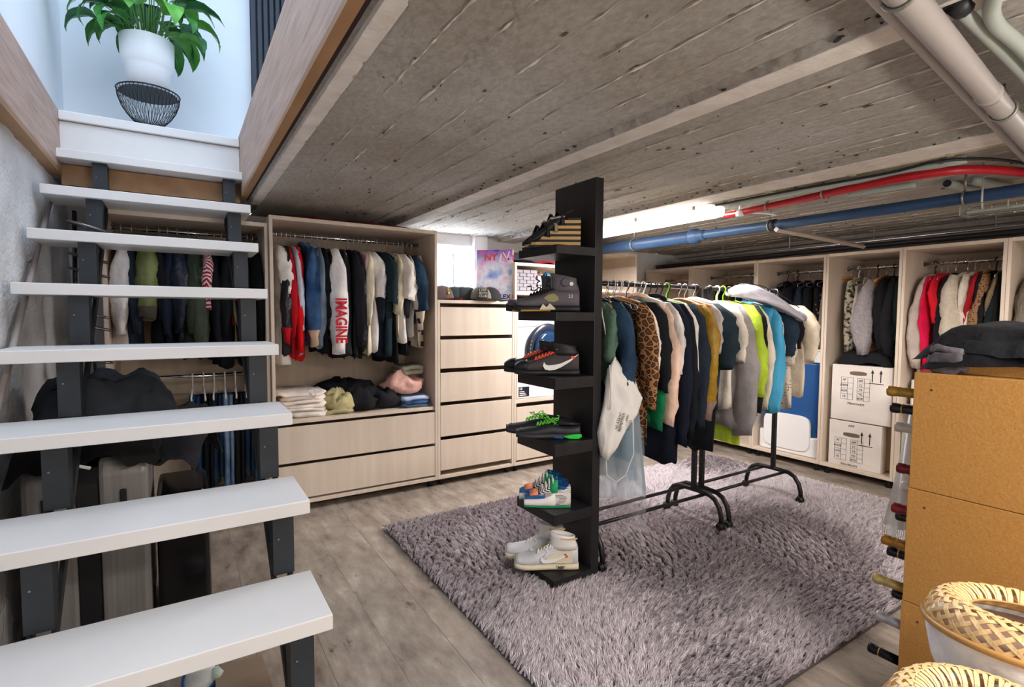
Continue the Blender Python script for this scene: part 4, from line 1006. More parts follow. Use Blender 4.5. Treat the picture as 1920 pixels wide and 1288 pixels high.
def far(x, y, dx=FARSHOE[0], dy=FARSHOE[1]):
    c, s = cos(radians(147)), sin(radians(147)); return x+dx*c-dy*s, y+dx*s+dy*c
HX, HY = 1.552, 1.862
# grey basketball shoes
for k in (0, 1):
    x, y = (HX, HY) if k == 0 else far(HX, HY)
    t, H, L = shoe(x, y, SHZ[1][1], ('grey suede high-top with number 23, near one on the second shelf' if k == 0 else 'grey suede high-top half hidden behind its pair on the second shelf'), GREYU, BLK, L=.30, collar=.072, col_m=GREYU, sole_h=.034, group='pair of grey high-tops')
    laces(t, H, L, BLK, .36, .60, 6, .004, 3, seed=2)
    s_ = .30
    MB().loft([ring_sec(q*L, wid(q)+.0036, .002, .016, flat=.35) for q in (.45, .55, .65, .75, .84, .90)]).build('sole_band', YEL, t, smooth=True, local=True)
    side_plate(t, L, 'sole_teeth', mat('shoe_teeth', '#cfc7b0', rough=.5), [(0, .1), (.25, .1), (.5, .1), (.75, .1), (1, .1)], [(0, .15), (.2, .9), (.45, .45), (.65, 1), (1, .3)], .115, .185, .008, .04, off=.006)
    side_plate(t, L, 'mesh_window', mat('shoe_mesh', '#8b8757', rough=.5), [(0, .4), (.3, .05), (.7, .0), (1, .2)], [(0, .5), (.3, .9), (.7, 1), (1, .6)], .100, .165, .046, .084, off=.001)
    MB().lathe([(.0, .0), (.017, 0), (.02, .003), (.014, .004), (.0, .004)], (.070, .030, .135), 14, 'Y').build('ankle_ring', GREYU, t, smooth=True, local=True)
    MB().lathe([(.0, .0), (.009, 0), (.009, .003), (.0, .003)], (.042, .0325, .128), 12, 'Y').build('ankle_patch', WHT, t, local=True)
    tx = text('23', .021, WHT, t, 'lettering', mx=frame((-1, 0, 0), (0, 0, 1))); tx.location = (.045, .0350, .072)
# black mid-tops with orange laces
for k in (0, 1):
    x, y = (HX+.002, HY) if k == 0 else far(HX, HY, .048)
    t, H, L = shoe(x, y, SHZ[2][1], ('black mid-top with white side mark and orange laces, near one on third shelf' if k == 0 else 'black mid-top with orange laces, far one on third shelf'), DGR, BLK, L=.30, collar=.052, col_m=BLK, sole_h=.03, group='pair of black mid-tops with orange laces', toe=BLK)
    laces(t, H, L, ORL, .36, .66, 7, .0042, 1, seed=4)
    side_plate(t, L, 'side_mark', OFFW, SW_LO, SW_HI, .008, .165, .024, .100, off=.004)
    MB().box(.026, .042, .032, .035, .078, .090).build('orange_tab', ORL, t, local=True)
# low black pair with green laces
LOWH = [(0, .074), (.12, .070), (.30, .068), (.42, .080), (.55, .074), (.70, .062), (.85, .056), (.95, .046), (1, .032)]
for k in (0, 1):
    x, y = (HX+.008, HY-.008) if k == 0 else far(HX+.004, HY)
    t, H, L = shoe(x, y, SHZ[3][1], ('low black sneaker with green laces and green heel bubble, near one' if k == 0 else 'low black sneaker with green laces standing behind its pair'), mat('shoe_navy_black', '#1d1f27', rough=.5), mat('sole_dark', '#2f2b30', rough=.5), L=.30, h=LOWH, sole_h=.03, group='pair of low black sneakers', col_m=BLK)
    t.children[-1].location.z = -.010
    laces(t, H, L, GRL, .40, .66, 6, .0028, 8, seed=7+k)
    side_plate(t, L, 'heel_bubble', BUB, [(0, .4), (.3, .05), (.8, 0), (1, .3)], [(0, .5), (.3, .8), (.8, 1), (1, .8)], -.002, .08, .004, .026, off=.004, th=.004)
    side_plate(t, L, 'blue_plate', mat('shoe_blue', '#234a86', rough=.4), [(0, .4), (.5, .1), (1, .0)], [(0, .5), (.5, .9), (1, 1)], .085, .13, .004, .018, off=.004, th=.003)
# white high-tops
for k in (0, 1):
    x, y = (HX, HY-.012) if k == 0 else far(HX, HY)
    t, H, L = shoe(x, y, SHZ[5][1], ('white and cream high-top printed AIR, near one on the bottom shelf' if k == 0 else 'white and cream high-top behind its pair on the bottom shelf'), mat('shoe_cool_white', '#ced0d5', rough=.5, col2='#c2c4ca', scale=30), CREAM, L=.30, collar=.070, col_m=OFFW, sole_h=.030, group='pair of white high-tops')
    laces(t, H, L, OFFW, .34, .62, 7, .0036, 3, seed=9)
    side_plate(t, L, 'side_panel', CREAM, [(0, .1), (.4, 0), (.8, .0), (1, .1)], [(0, .5), (.4, .9), (.8, 1), (1, .9)], .03, .15, .036, .092, off=.0018)
    side_plate(t, L, 'side_mark', OFFW, SW_LO, SW_HI, .03, .175, .038, .092, off=.005)
    side_plate(t, L, 'toe_overlay', CREAM, [(0, .2), (.5, 0), (1, .2)], [(0, .6), (.5, 1), (1, .6)], .19, .24, .045, .058, off=-.008)
    MB().box(.052, .062, .034, .038, .064, .074).build('orange_tab', ORL, t, local=True); MB().box(.060, .066, .034, .038, .074, .080).build('blue_stitch', mat('shoe_blue'), t, local=True)
    side_plate(t, L, 'collar_trim', mat('shoe_tan', '#d3b98f', rough=.5), [(0, .0), (.5, -.1), (1, .0)], [(0, .35), (.5, .25), (1, .4)], .008, .085, .145, .165, off=.004)
    tx = text('"AIR"', .019, BLK, t, 'lettering', mx=frame((-1, 0, 0), (0, 0, 1)), bold=.0003); tx.location = (.085, .0392, .016)
# striped wedges on the top shelf
BLKS = mat('wedge_black', '#18181b', rough=.6); TAN = mat('wedge_tan', '#c2a06a', rough=.7)
def wedge(x, y, z, label, layers, group, name='wedge_shoe', L=.235, lastL=.225, pitch=.022):
    t = thing(name, (x, y, z), label, 'shoe', group, radians(147)); zc = 0
    n = len(layers)
    for i, m in enumerate(layers):
        h = pitch*.5 if m is BLKS else pitch*.62; l = L-(L*.72)*(i/(n-1))**1.15 if n > 2 else L
        poly = [(0, -.030), (l*.9, -.036*(1-.3*i/n)), (l, -.02), (l, .02), (l*.9, .036*(1-.3*i/n)), (0, .030)]
        MB().prism(poly, 'Z', zc, zc+h).build('heel_layer', m, t, bevel=.001, local=True); zc += h
    return t, zc
for k in (0, 1):
    x, y = (HX, HY+.004) if k == 0 else far(HX, HY, .030, -.085)
    t, zc = wedge(x, y, SHZ[0][1], ('black and tan striped wedge sandal, near one on the top shelf' if k == 0 else 'striped wedge sandal showing only its toe, far one on top shelf'), [BLKS, TAN]*5+[BLKS], 'pair of striped wedge sandals')
    up = MB(); up.loft([[(xx, w*cos(a), zz+h*(.5+.5*sin(a))) for a in [2*pi*q/14 for q in range(14)]] for xx, w, zz, h in ((.235, .022, .020, .016), (.215, .036, .020, .034), (.185, .038, .030, .046), (.155, .037, .050, .054), (.125, .037, .072, .060), (.098, .036, .094, .058), (.072, .034, .116, .044))])
    up.build('upper', BLKS, t, smooth=True, local=True)
    for q, (xx, zz) in enumerate(((.165, .075), (.130, .098), (.100, .128))):
        MB().tube([(xx+.02, -.036, zz-.008), (xx, 0, zz+.040), (xx-.018, .038, zz+.004), (xx-.02, .040, zz-.03)], .009, 6, flat=.35).build('strap', mat('strap_beige', '#8d8672', rough=.6) if q == 1 else BLKS, t, smooth=True, local=True)
    MB().tube([(.085, .02, .140), (.05, .022, .163), (.030, .020, .170)], .006, 6).build('strap_end', BLKS, t, smooth=True, local=True)
    tx = text('RECORD LA', .012, WHT, t, 'lettering', mx=frame((-1, 0, .15), (.1, -.3, 1))); tx.location = (.105, .037, .133)
# colourful platform wedges
BLU = mat('suede_blue', '#1d5fa0', rough=.7); GRN = mat('suede_green', '#149a63', rough=.6); SAL = mat('salmon_leather', '#ef8f66', rough=.5); ZEB = patterned('zebra_print', '#e8e4de', '#151515', 'stripe', 900)
WOV = patterned('woven_wedge', '#d6d2cf', '#6e6a6c', 'check', 900)
for k in (0, 1):
    x, y = (HX-.035, HY+.01) if k == 0 else far(HX-.03, HY+.004, .03, -.088)
    t = thing('wedge_shoe', (x, y, SHZ[4][1]), 'blue, green and salmon platform wedge %s on the fifth shelf' % ('in front' if k == 0 else 'behind its pair'), 'shoe', 'pair of colourful platform wedges', radians(147))
    w2 = lambda q: .030+.010*sin(pi*min(1, q*.9+.1))
    MB().loft([ring_sec(q*.215, w2(q), .004, lerp([(0, .098), (.3, .080), (.5, .052), (.7, .040), (1, .036)], q), flat=.3) for q in (0, .05, .2, .33)]).build('wedge_heel', WOV, t, smooth=False, local=True)
    MB().loft([ring_sec(q*.215, w2(q)+.001, .004, lerp([(0, .098), (.33, .074), (.5, .052), (.7, .040), (1, .036)], q), flat=.3) for q in (.33, .5, .7, .85, .95, 1)]).build('platform', OFFW, t, smooth=True, local=True)
    MB().loft([ring_sec(q*.215, w2(q)+.0018, .0, .005, flat=.3) for q in (0, .05, .2, .5, .7, .85, .95, 1)]).build('outsole', GRN, t, smooth=True, local=True)
    MB().loft([ring_sec(q*.215, w2(q)*.96, .035, h_, flat=.6) for q, h_ in ((.55, .085), (.65, .074), (.78, .062), (.88, .055), (.95, .048), (.99, .040))]).build('toe_box', BLU, t, smooth=True, local=True)
    MB().loft([ring_sec(q*.215, w2(q)*.92, .05, h_, flat=.6) for q, h_ in ((.70, .076), (.80, .069), (.88, .061))]).build('toe_inset', SAL, t, smooth=True, local=True)
    MB().loft([ring_sec(q*.215, w2(q)*.97, .045, h_, flat=.6) for q, h_ in ((.42, .112), (.50, .100), (.60, .086), (.68, .074))]).build('vamp', ZEB, t, smooth=True, local=True)
    MB().loft([ring_sec(q*.215, w2(q)*1.01, .06, h_, flat=.6) for q, h_ in ((.28, .138), (.36, .126), (.44, .114))]).build('green_strap', GRN, t, smooth=True, local=True)
    MB().loft([[(.045+.038*cos(a), .029*sin(a), zz+.012*cos(a)) for a in [2*pi*q/18 for q in range(18)]] for zz in (.085, .105, .125, .128, .10)]).build('heel_cup', BLU, t, smooth=True, local=True)
    for i in range(4): MB().tube([(.085+.016*i, -.026, .118-.014*i), (.083+.016*i, 0, .138-.014*i), (.08+.016*i, .030, .108-.014*i)], .0045, 5).build('lace_bar', OFFW, t, smooth=True, local=True)

# ------------------------------------------------------------------ on and in the back units
ZT = 1.352
def cap(x, y, z, label, m, brim=None, rz=0, tilt=0, group='caps on the drawer chest', patch=None):
    t = thing('baseball_cap', (x, y, z), label, 'cap', group, radians(rz))
    n = 20; rings = []
    for i in range(9):
        a = (i/8)*pi/2; rr = .085*cos(a)**.75 if i < 8 else .004
        rings.append([(rr*cos(q), rr*1.12*sin(q), .004+.105*sin(a)) for q in [2*pi*k/n for k in range(n)]])
    MB().loft(rings).build('crown', m, t, smooth=True, local=True)
    def br(a, c):
        q = (a-.5)*2.1; r1 = .083+.075*c*cos(q*.75); return (r1*sin(q)*.95, -r1*cos(q)*1.10, .010-.020*(abs(sin(q))**2)+.006*c)
    g = MB().grid(br, 16, 4).grid(lambda a, c: tuple(Vector(br(a, c))-Vector((0, 0, .004))), 16, 4); g.build('brim', brim or m, t, smooth=True, local=True, fix=False)
    MB().lathe([(.007, 0), (.006, .004), (0, .006)], (0, 0, .107), 8).build('button', m, t, local=True)
    return t
cap(1.665, 3.60, ZT, 'grey-brown cap with yellow emblem and red brim, leftmost on the chest', mat('cap_taupe', '#6c5e60', rough=.9), mat('cap_red', '#b4333a', rough=.8), 25)
e_ = MB(); e_.lathe([(0, -.002), (.018, 0), (0, .003)], (-.02, -.085, .05), 10, 'Y'); e_.lathe([(0, -.002), (.009, 0), (0, .003)], (-.018, -.075, .078), 8, 'Y')
e_.build('emblem', mat('emblem_yellow', '#c9b545', rough=.6), COL.objects[-4] if False else [o for o in COL.objects if o.name == 'baseball_cap'][0], local=True, smooth=True)
cap(1.80, 3.66, ZT, 'dark green cap second from the left on the chest', mat('cap_green', '#37474a', rough=.9), rz=80)
cap(1.86, 3.64, ZT, 'dark slate cap third from the left on the chest', mat('cap_slate', '#333e42', rough=.9), rz=85)
cap(1.915, 3.66, ZT, 'dark blue-green cap fourth from the left, nested behind the patch cap', mat('cap_teal', '#2f3d45', rough=.9), rz=88)
c5 = cap(1.965, 3.54, ZT, 'khaki trucker cap with square black-and-white lettered patch', mat('cap_khaki', '#756f62', rough=.9), mat('cap_mesh', '#6a6a66', rough=.9), -20)
pt = MB().box(-.036, .036, -.108, -.100, .020, .090).build('patch', BLACKP, c5, local=True, bevel=.002)
for i, s_ in enumerate(('LOST', 'BOYS', 'CLUB')):
    tx = text(s_, .024, WHT, c5, 'lettering', mx=FACE_Y); tx.location = (0, -.1095, .077-.022*i)
cap(2.055, 3.56, ZT, 'black cap with curved brim, rightmost on the chest', mat('cap_black', '#2b2a2e', rough=.9), mat('cap_brim', '#4b463f', rough=.9), 60)
# canvas
CV = mat('canvas_art', '#c8b8e6', rough=.6)
nt, b = nodes(CV); N = nt.nodes.new; L_ = nt.links.new; tc = N('ShaderNodeTexCoord')
n1 = N('ShaderNodeTexNoise'); n1.inputs['Scale'].default_value = 7; n1.inputs['Detail'].default_value = 3; L_(tc.outputs['Object'], n1.inputs['Vector'])
rp = N('ShaderNodeValToRGB'); e = rp.color_ramp.elements; e[0].position = .30; e[0].color = lin('#5a6fd6'); e[1].position = .72; e[1].color = lin('#e58ac0')
q = e.new(.42); q.color = lin('#b9c8f4'); q = e.new(.52); q.color = lin('#eef0fb'); q = e.new(.62); q.color = lin('#e7c1ea')
L_(n1.outputs[0], rp.inputs[0])
sx = N('ShaderNodeSeparateXYZ'); L_(tc.outputs['Object'], sx.inputs[0]); mr = N('ShaderNodeMapRange'); mr.inputs[1].default_value = .26; mr.inputs[2].default_value = .40; L_(sx.outputs['Z'], mr.inputs[0])
n2 = N('ShaderNodeTexNoise'); n2.inputs['Scale'].default_value = 16; L_(tc.outputs['Object'], n2.inputs['Vector'])
r2 = N('ShaderNodeValToRGB'); e = r2.color_ramp.elements; e[0].position = .38; e[0].color = lin('#4a3f9c'); e[1].position = .62; e[1].color = lin('#d9539a'); q = e.new(.5); q.color = lin('#8a5fc8'); L_(n2.outputs[0], r2.inputs[0])
mx = N('ShaderNodeMix'); mx.data_type = 'RGBA'; L_(mr.outputs[0], mx.inputs[0]); L_(rp.outputs[0], mx.inputs[6]); L_(r2.outputs[0], mx.inputs[7]); L_(mx.outputs[2], b.inputs['Base Color'])
cv = thing('canvas_picture', (2.095, 3.56, ZT), 'square stretched canvas in pink and blue with a monogram, leaning on the chest', 'picture')
cv.rotation_euler = (radians(-3), 0, radians(-42)); cw = .285
MB().box(-cw/2, cw/2, 0, .03, 0, .405).build('canvas', CV, cv, local=True, bevel=.002)
MB().box(cw/2, cw/2+.004, .0, .03, 0, .405).build('canvas_edge', patterned('canvas_edge', '#f0c8a8', '#e0559a', 'stripez', 60), cv, local=True)
for s_, sz, px_, pz, m_, bd in (('LV', .10, .080, .345, OFFW, 0), ('ROLEX', .050, .055, .035, mat('print_plum', '#3b2740', rough=.7), .001), ('NY', .075, -.03, .345, mat('print_red', '#d4465e', rough=.7), .002)):
    if s_ == 'LV':
        a = text('L', sz, m_, cv, 'monogram', mx=FACE_Y @ Matrix.Rotation(radians(-12), 4, 'Z')); a.location = (px_-.02, -.0015, pz-.012)
        a = text('V', sz, m_, cv, 'monogram', mx=FACE_Y @ Matrix.Rotation(radians(8), 4, 'Z')); a.location = (px_+.018, -.002, pz+.006)
    else:
        a = text(s_, sz, m_, cv, 'lettering', mx=FACE_Y, bold=bd); a.location = (px_, -.0015, pz)
# baskets, laundry, washing machine
GB_ = mat('grey_strap_weave', '#8d8891', rough=.7)
bk = thing('woven_basket', (2.345, 3.60, 1.435), 'square grey basket of interlaced flat straps above the washing machine', 'basket')
MB().box(2.24, 2.45, 3.475, 3.72, 1.437, 1.605).build('basket_core', mat('basket_dark', '#55505a', rough=.8), bk, bevel=.006)
for i in range(6):
    for j in range(6):
        a = 2.243+i*.034; z = 1.44+j*.0275; d = .006 if (i+j) % 2 else .002
        MB().box(a+.001, a+.033, 3.475-d-.002, 3.475, z+.001, z+.0265).build('strap', GB_, bk, bevel=.0015)
bk = thing('perforated_basket', (2.56, 3.60, 1.435), 'white perforated plastic basket filled with small things, right of the grey one', 'basket')
MB().box(2.47, 2.66, 3.49, 3.72, 1.437, 1.56).build('basket_wall', mat('basket_white', '#efece8', rough=.5), bk, bevel=.006)
pk = MB()
for i in range(13):
    for j in range(8): pk.lathe([(.0035, -.0006), (.0035, 0)], (2.482+i*.0135+(j % 2)*.006, 3.4895, 1.448+j*.0135), 6, 'Y')
tag(pk.build('perforations', BLACKP, bk), kind='stuff')
for i, (x, c, lb) in enumerate(((2.50, '#b0554a', 'crumpled red pouch in the white basket'), (2.55, '#8f8c8a', 'crumpled grey pouch in the white basket'), (2.62, '#3f8fc4', 'crumpled blue pouch in the white basket'))):
    r = thing('pouch', (x, 3.58, 1.55), lb, 'pouch')
    MB().loft([[(.034*s2*cos(a)*(1+.2*sin(3*a+i)), .04*s2*sin(a), z2) for a in [2*pi*k/12 for k in range(12)]] for s2, z2 in ((.8, 0), (1, .015), (.8, .035), (.2, .05+.005*i))]).build('pouch_body', P_cloth(c), r, smooth=True, local=True)
wm = thing('washing_machine', (2.555, 3.72, .575), 'white washing machine with dark round door inside the beige unit', 'washing machine')
WMW = mat('appliance_white', '#e9e8ea', rough=.3)
MB().box(2.245, 2.865, 3.452, 3.98, .577, 1.27).build('cabinet', WMW, wm, bevel=.008)
MB().lathe([(.20, 0), (.215, -.012), (.21, -.028), (.165, -.035), (.155, -.028)], (2.535, 3.452, .965), 40, 'Y', caps=False).build('door_ring', mat('door_dark', '#242a3a', rough=.25), wm, smooth=True)
dg = MB().lathe([(.160, -.028), (.12, -.045), (.06, -.054), (0, -.056)], (2.535, 3.452, .965), 36, 'Y').build('door_glass', mat('door_glass', '#1b3454', rough=.08, spec=.8, coat=.6), wm, smooth=True)
for i in range(5):
    a0 = 2.7+.16*i; MB().tube([(2.535+.185*cos(q), 3.420, .965+.185*sin(q)) for q in (a0, a0+.06, a0+.11)], [.008, .011, .003], 6, flat=.3).build('sticker_mark', mat('sticker_gold', '#a08a34', rough=.5), wm)
MB().box(2.262, 2.362, 3.4495, 3.452, .595, .672).build('badge', mat('badge_dark', '#1a1c2c', rough=.5), wm)
text('10', .030, WHT, wm, 'lettering', loc=(2.28, 3.4490, .657), mx=FACE_Y, bold=.0004)
for i in range(3): MB().box(2.268, 2.335-.01*i, 3.4485, 3.4496, .603+.014*i, .609+.014*i).build('badge_line', WHT, wm)
MB().box(2.25, 2.86, 3.450, 3.453, 1.15, 1.153).build('panel_joint', BLACKP, wm)
for i in range(3):
    t, o = drape('folded_clothes', ('folded pink garment', 'folded grey garment', 'folded white garment')[i]+' squeezed between washing machine and shelf', 'clothes', P_cloth(('#c99a98', '#78737a', '#cfcac8')[i]), 2.36+.19*i, 3.70, 1.315, .17, .34, 0, .02, 20+i, .04, .006)
# on top of the units by the ceiling
for i, (x, y, z, c, lb, lx, ly, th) in enumerate(((2.33, 3.66, 1.70, '#3a3c42', 'dark grey rolled jacket on top of the laundry unit', .30, .34, .05), (2.60, 3.70, 1.70, '#8d1f2a', 'dark red folded cloth on top of the laundry unit', .22, .3, .05), (2.80, 3.66, 1.695, '#1c1d22', 'black folded bag on top of the laundry unit', .2, .34, .05),
        (1.0, 3.75, 1.865, '#7d2d33', 'dusty red blanket edge on top of the wide wardrobe', .95, .4, .018))):
    drape('folded_clothes', lb, 'clothes', P_cloth(c), x, y, z, lx, ly, 0, .03, 30+i, th, .010)
# straw hat and succulents on the taller unit's shelf
sh = thing('straw_hat', (3.18, 3.62, 1.472), 'pale straw hat on the shelf right of the shoe column', 'hat')
MB().lathe([(.155, .010), (.15, .016), (.09, .018), (.082, .06), (.075, .11), (.045, .125), (0, .128)], (3.18, 3.62, 1.462), 26).build('hat', mat('straw', '#c9ab74', rough=.9, col2='#b39460', scale=60, bump=.4, bscale=150), sh, smooth=True)
MB().lathe([(.084, .02), (.0845, .04), (.083, .04)], (3.18, 3.62, 1.462), 26, caps=False).build('band', mat('hat_band', '#8a7444', rough=.8), sh)
sp = thing('succulent_pot', (3.36, 3.60, 1.472), 'small green succulent in a grey pot beside the straw hat', 'potted plant')
MB().lathe([(.03, 0), (.042, .06), (.038, .06), (.030, .045)], (3.36, 3.60, 1.472), 16).build('pot', mat('pot_grey', '#7d7f86', rough=.7), sp, smooth=True)
for i in range(14):
    a = i*2.4; r = .012+.0022*i
    MB().tube([(3.36+r*.3*cos(a), 3.60+r*.3*sin(a), 1.53), (3.36+r*1.2*cos(a), 3.60+r*1.2*sin(a), 1.565-.0012*i)], [.008, .002], 6).build('leaf', mat('succulent', '#7f9440', rough=.6), sp, smooth=True)
# folded clothes on the shelf of the wide wardrobe
FZ = .587
def blob(name, label, cat, m, c, rx, ry, rz_, seed, sq=.6, wr=.16, group=None):
    t = thing(name, (c[0], c[1], c[2]), label, cat, group); q = MB(); rings = []
    for i in range(9):
        f = i/8; zz = rz_*2*(.5-.5*cos(pi*f)); rad = (sin(pi*f))**sq if 0 < i < 8 else .25
        rings.append([(rx*rad*cos(a)*(1+wr*mnoise.noise(Vector((cos(a)*1.6+seed, sin(a)*1.6, f*3)))), ry*rad*sin(a)*(1+wr*mnoise.noise(Vector((cos(a)*1.6, sin(a)*1.6+seed, f*3)))), max(0, zz*(1+wr*1.4*mnoise.noise(Vector((cos(a)*2, sin(a)*2, seed+f*2)))))) for a in [2*pi*k/26 for k in range(26)]])
    q.loft(rings).build('folded_cloth', m, t, smooth=True, local=True); return t
def folded(name, label, m, c, sx_, sy_, layers, seed, group='folded clothes on the wardrobe shelf'):
    t = thing(name, c, label, 'clothes', group); z = 0; rs = random.Random(seed)
    for i in range(layers):
        h = rs.uniform(.022, .034); w = sx_*rs.uniform(.92, 1.04); d = sy_*rs.uniform(.92, 1.02); ox = rs.uniform(-.01, .01)
        rings = []
        n = 30
        for f, k in ((0, .93), (.25, 1.0), (.5, 1.02), (.75, 1.0), (1, .93)):
            rings.append([(ox+w/2*k*(abs(cos(a))**.45)*(1 if cos(a) >= 0 else -1)*(1+.02*sin(5*a+i)), d/2*k*(abs(sin(a))**.45)*(1 if sin(a) >= 0 else -1), z+h*f+.006*sin(3*a+i*2+seed)+.004*sin(7*a)) for a in [2*pi*q/n for q in range(n)]])
        MB().loft(rings).build('fold', m if not isinstance(m, (list, tuple)) else m[i % len(m)], t, smooth=True, local=True); z += h*.94
    return t, z
folded('folded_trousers', 'thick off-white folded trousers with a cord at the shelf\'s left end', P_cloth('#ddd3cb'), (.66, 3.66, FZ+.035), .30, .36, 5, 1)
ft = [o for o in COL.objects if o.get('label', '').startswith('thick off-white')][0]
MB().tube([(.02, -.15, .14), (.05, -.17, .15), (.07, -.18, .13), (.06, -.185, .09), (.03, -.185, .12)], .004, 5).build('cord', CORD, ft, smooth=True, local=True)
folded('folded_shirt', 'crumpled white shirt under the off-white trousers', P_cloth('#d6cfc8'), (.70, 3.62, FZ), .24, .30, 1, 2)
blob('crumpled_trousers', 'crumpled olive-cream trousers left of centre on the shelf', 'clothes', P_cloth('#b5ab80'), (.90, 3.58, FZ), .11, .10, .065, 3, wr=.5)
folded('folded_shirt', 'flat olive shirt beneath the crumpled olive-cream trousers', P_cloth('#a39b78'), (.88, 3.60, FZ), .22, .24, 1, 12)
blob('crumpled_shirt', 'crumpled black garment in the middle of the wardrobe shelf', 'clothes', P_cloth('#1d1d21'), (1.06, 3.60, FZ), .13, .13, .07, 4, wr=.4)
blob('crumpled_shirt', 'black garment with rolled sleeve right of the middle on the shelf', 'clothes', P_cloth('#202126'), (1.22, 3.62, FZ), .13, .14, .06, 5, wr=.4)
blob('crumpled_shirt', 'dark navy garment at the back of the wardrobe shelf', 'clothes', P_cloth('#14161c'), (1.0, 3.80, FZ), .22, .12, .09, 6, wr=.3)
folded('folded_jeans', 'folded light blue denim pair under the pink sweatshirt', (DENIML, DENIM, P_cloth('#a9bcd8')), (1.42, 3.62, FZ), .22, .32, 3, 8)
blob('crumpled_sweatshirt', 'rumpled pale pink sweatshirt on the denim pile, shelf right end', 'clothes', P_cloth('#d9aaa0'), (1.37, 3.64, FZ+.085), .15, .16, .07, 9, wr=.45)
folded('folded_sweatshirt', 'sage grey folded sweatshirt topping the pile at the shelf\'s right end', P_cloth('#a9ab9b'), (1.44, 3.70, FZ+.225), .18, .26, 2, 10)

# ------------------------------------------------------------------ right wall wardrobes: cartons, litter box, bin
CARD = mat('white_cardboard', '#e3dcd6', rough=.75, col2='#d8d0c9', scale=5); CARDB = mat('kraft_inner', '#a98d6d', rough=.85); INK = mat('print_black', '#252228', rough=.8)
def carton(y0, y1, z0, z1, label, gx=0, slot_z=.09, arrows=True):
    t = thing('cardboard_carton', (4.55, (y0+y1)/2, z0), label, 'box', 'white moving cartons'); xf = 4.335
    MB().box(xf, 4.80, y0, y1, z0, z1).build('carton_body', CARD, t, bevel=.004)
    sy, sz = (y0+y1)/2+.02, z1-slot_z
    MB().prism([(sy-.055+.015*(1-cos(a)) if False else sy+.058*max(-1, min(1, 1.25*cos(a))), sz+.016*sin(a)) for a in [2*pi*k/20 for k in range(20)]], 'X', xf-.0012, xf+.004).build('handle_hole', mat('hole_brown', '#6e5d50', rough=.9), t)
    for k in (0, 1):
        ya = y0+.075+.055*k; a = MB().box(xf-.0015, xf, ya-.003, ya+.003, sz-.055, sz+.012); a.prism([(ya-.011, sz+.010), (ya+.011, sz+.010), (ya, sz+.038)], 'X', xf-.0015, xf); a.build('arrow', INK, t)
    MB().box(xf-.0015, xf, y0+.055, y0+.150, sz-.068, sz-.063).build('arrow_base', INK, t)
    for c in (0, 1):
        yc = sy+.075-.115*c
        g = MB(); w = .085; hh = .17; n = 5 if c else 4
        for j in range(n+1): zz = sz-.035-hh*j/n; g.box(xf-.0012, xf, yc-w/2, yc+w/2, zz-.0008, zz+.0008)
        for j in range(3): yy = yc-w/2+w*(.0, .45, 1)[j]; g.box(xf-.0012, xf, yy-.0008, yy+.0008, sz-.035-hh, sz-.035)
        g.build('label_grid', INK, t)
        for j, s_ in enumerate((('AF', 'EN/DE', 'LS/34', '1/6'), ('APP', 'C2', '7/4', 'VG', 'BOX'))[c]):
            text(s_, .024, INK, t, 'lettering', loc=(xf-.0012, yc+.02, sz-.055-hh*j/n), mx=FACE_X, sx=.8)
    text('750x410x420' if slot_z < .1 else '350x190x370', .022, INK, t, 'lettering', loc=(xf-.0012, sy+.01, sz-.235), mx=FACE_X)
    return t
carton(1.69, 2.105, .445, .875, 'upper white printed carton of the stack in the right wardrobe', slot_z=.06)
c2 = carton(1.745, 2.11, .085, .437, 'lower white printed carton of the stack in the right wardrobe', slot_z=.10)
text('APP', .026, INK, c2, 'lettering', loc=(4.334, 1.95, .405), mx=FACE_X)
MB().box(4.42, 4.80, 1.690, 1.743, .10, .43).build('open_flap', CARDB, c2)
drape('folded_clothes', 'black folded garment with a white tag lying on the upper carton', 'clothes', P_cloth('#16161a'), 4.52, 1.90, .905, .34, .38, 0, .05, 44, .07, .02)
lb_ = thing('litter_box', (4.55, 2.46, .085), 'white and blue plastic litter box at the bottom of the third right wardrobe', 'litter box')
BLP = mat('blue_plastic_tub', '#1d4f8c', rough=.35)
def rbox(x0, x1, y0, y1, z0, z1, r=.05, n=6):
    pts = []
    for cx_, cy_, a0 in ((x1-r, y1-r, 0), (x0+r, y1-r, 90), (x0+r, y0+r, 180), (x1-r, y0+r, 270)):
        pts += [(cx_+r*cos(radians(a0+90*k/n)), cy_+r*sin(radians(a0+90*k/n))) for k in range(n+1)]
    return MB().prism(pts, 'Z', z0, z1)
rbox(4.36, 4.82, 2.215, 2.70, .25, .86).build('hood', BLP, lb_, bevel=.01); rbox(4.34, 4.84, 2.20, 2.72, .086, .25).build('tray', WHITEP, lb_, bevel=.012)
MB().prism([(2.46+.20*(abs(cos(a))**.4)*(1 if cos(a) > 0 else -1), .27+.15*(abs(sin(a))**.4)*(1 if sin(a) > 0 else -1)) for a in [2*pi*k/32 for k in range(32)]], 'X', 4.328, 4.36).build('front_flap', WHITEP, lb_, bevel=.006)
t = thing('storage_box', (4.55, 2.45, .87), 'small white box on top of the blue litter box hood', 'box'); MB().box(4.40, 4.7, 2.22, 2.5, .865, .96).build('box_body', WHITEP, t, bevel=.006); MB().box(4.39, 4.71, 2.21, 2.51, .96, .975).build('lid', WHITEP, t, bevel=.004)
t = thing('storage_bin', (4.55, 1.45, .085), 'pale plastic bin with dark green lid behind the wine bottles', 'bin')
MB().box(4.34, 4.78, 1.33, 1.625, .086, .44).build('bin_body', mat('bin_pale', '#c9cfcb', rough=.5), t, bevel=.01); MB().prism([(1.30, .44), (1.33, .475), (1.62, .475), (1.645, .44)], 'X', 4.32, 4.79).build('lid', mat('dark_green_plastic', '#16382e', rough=.4), t)
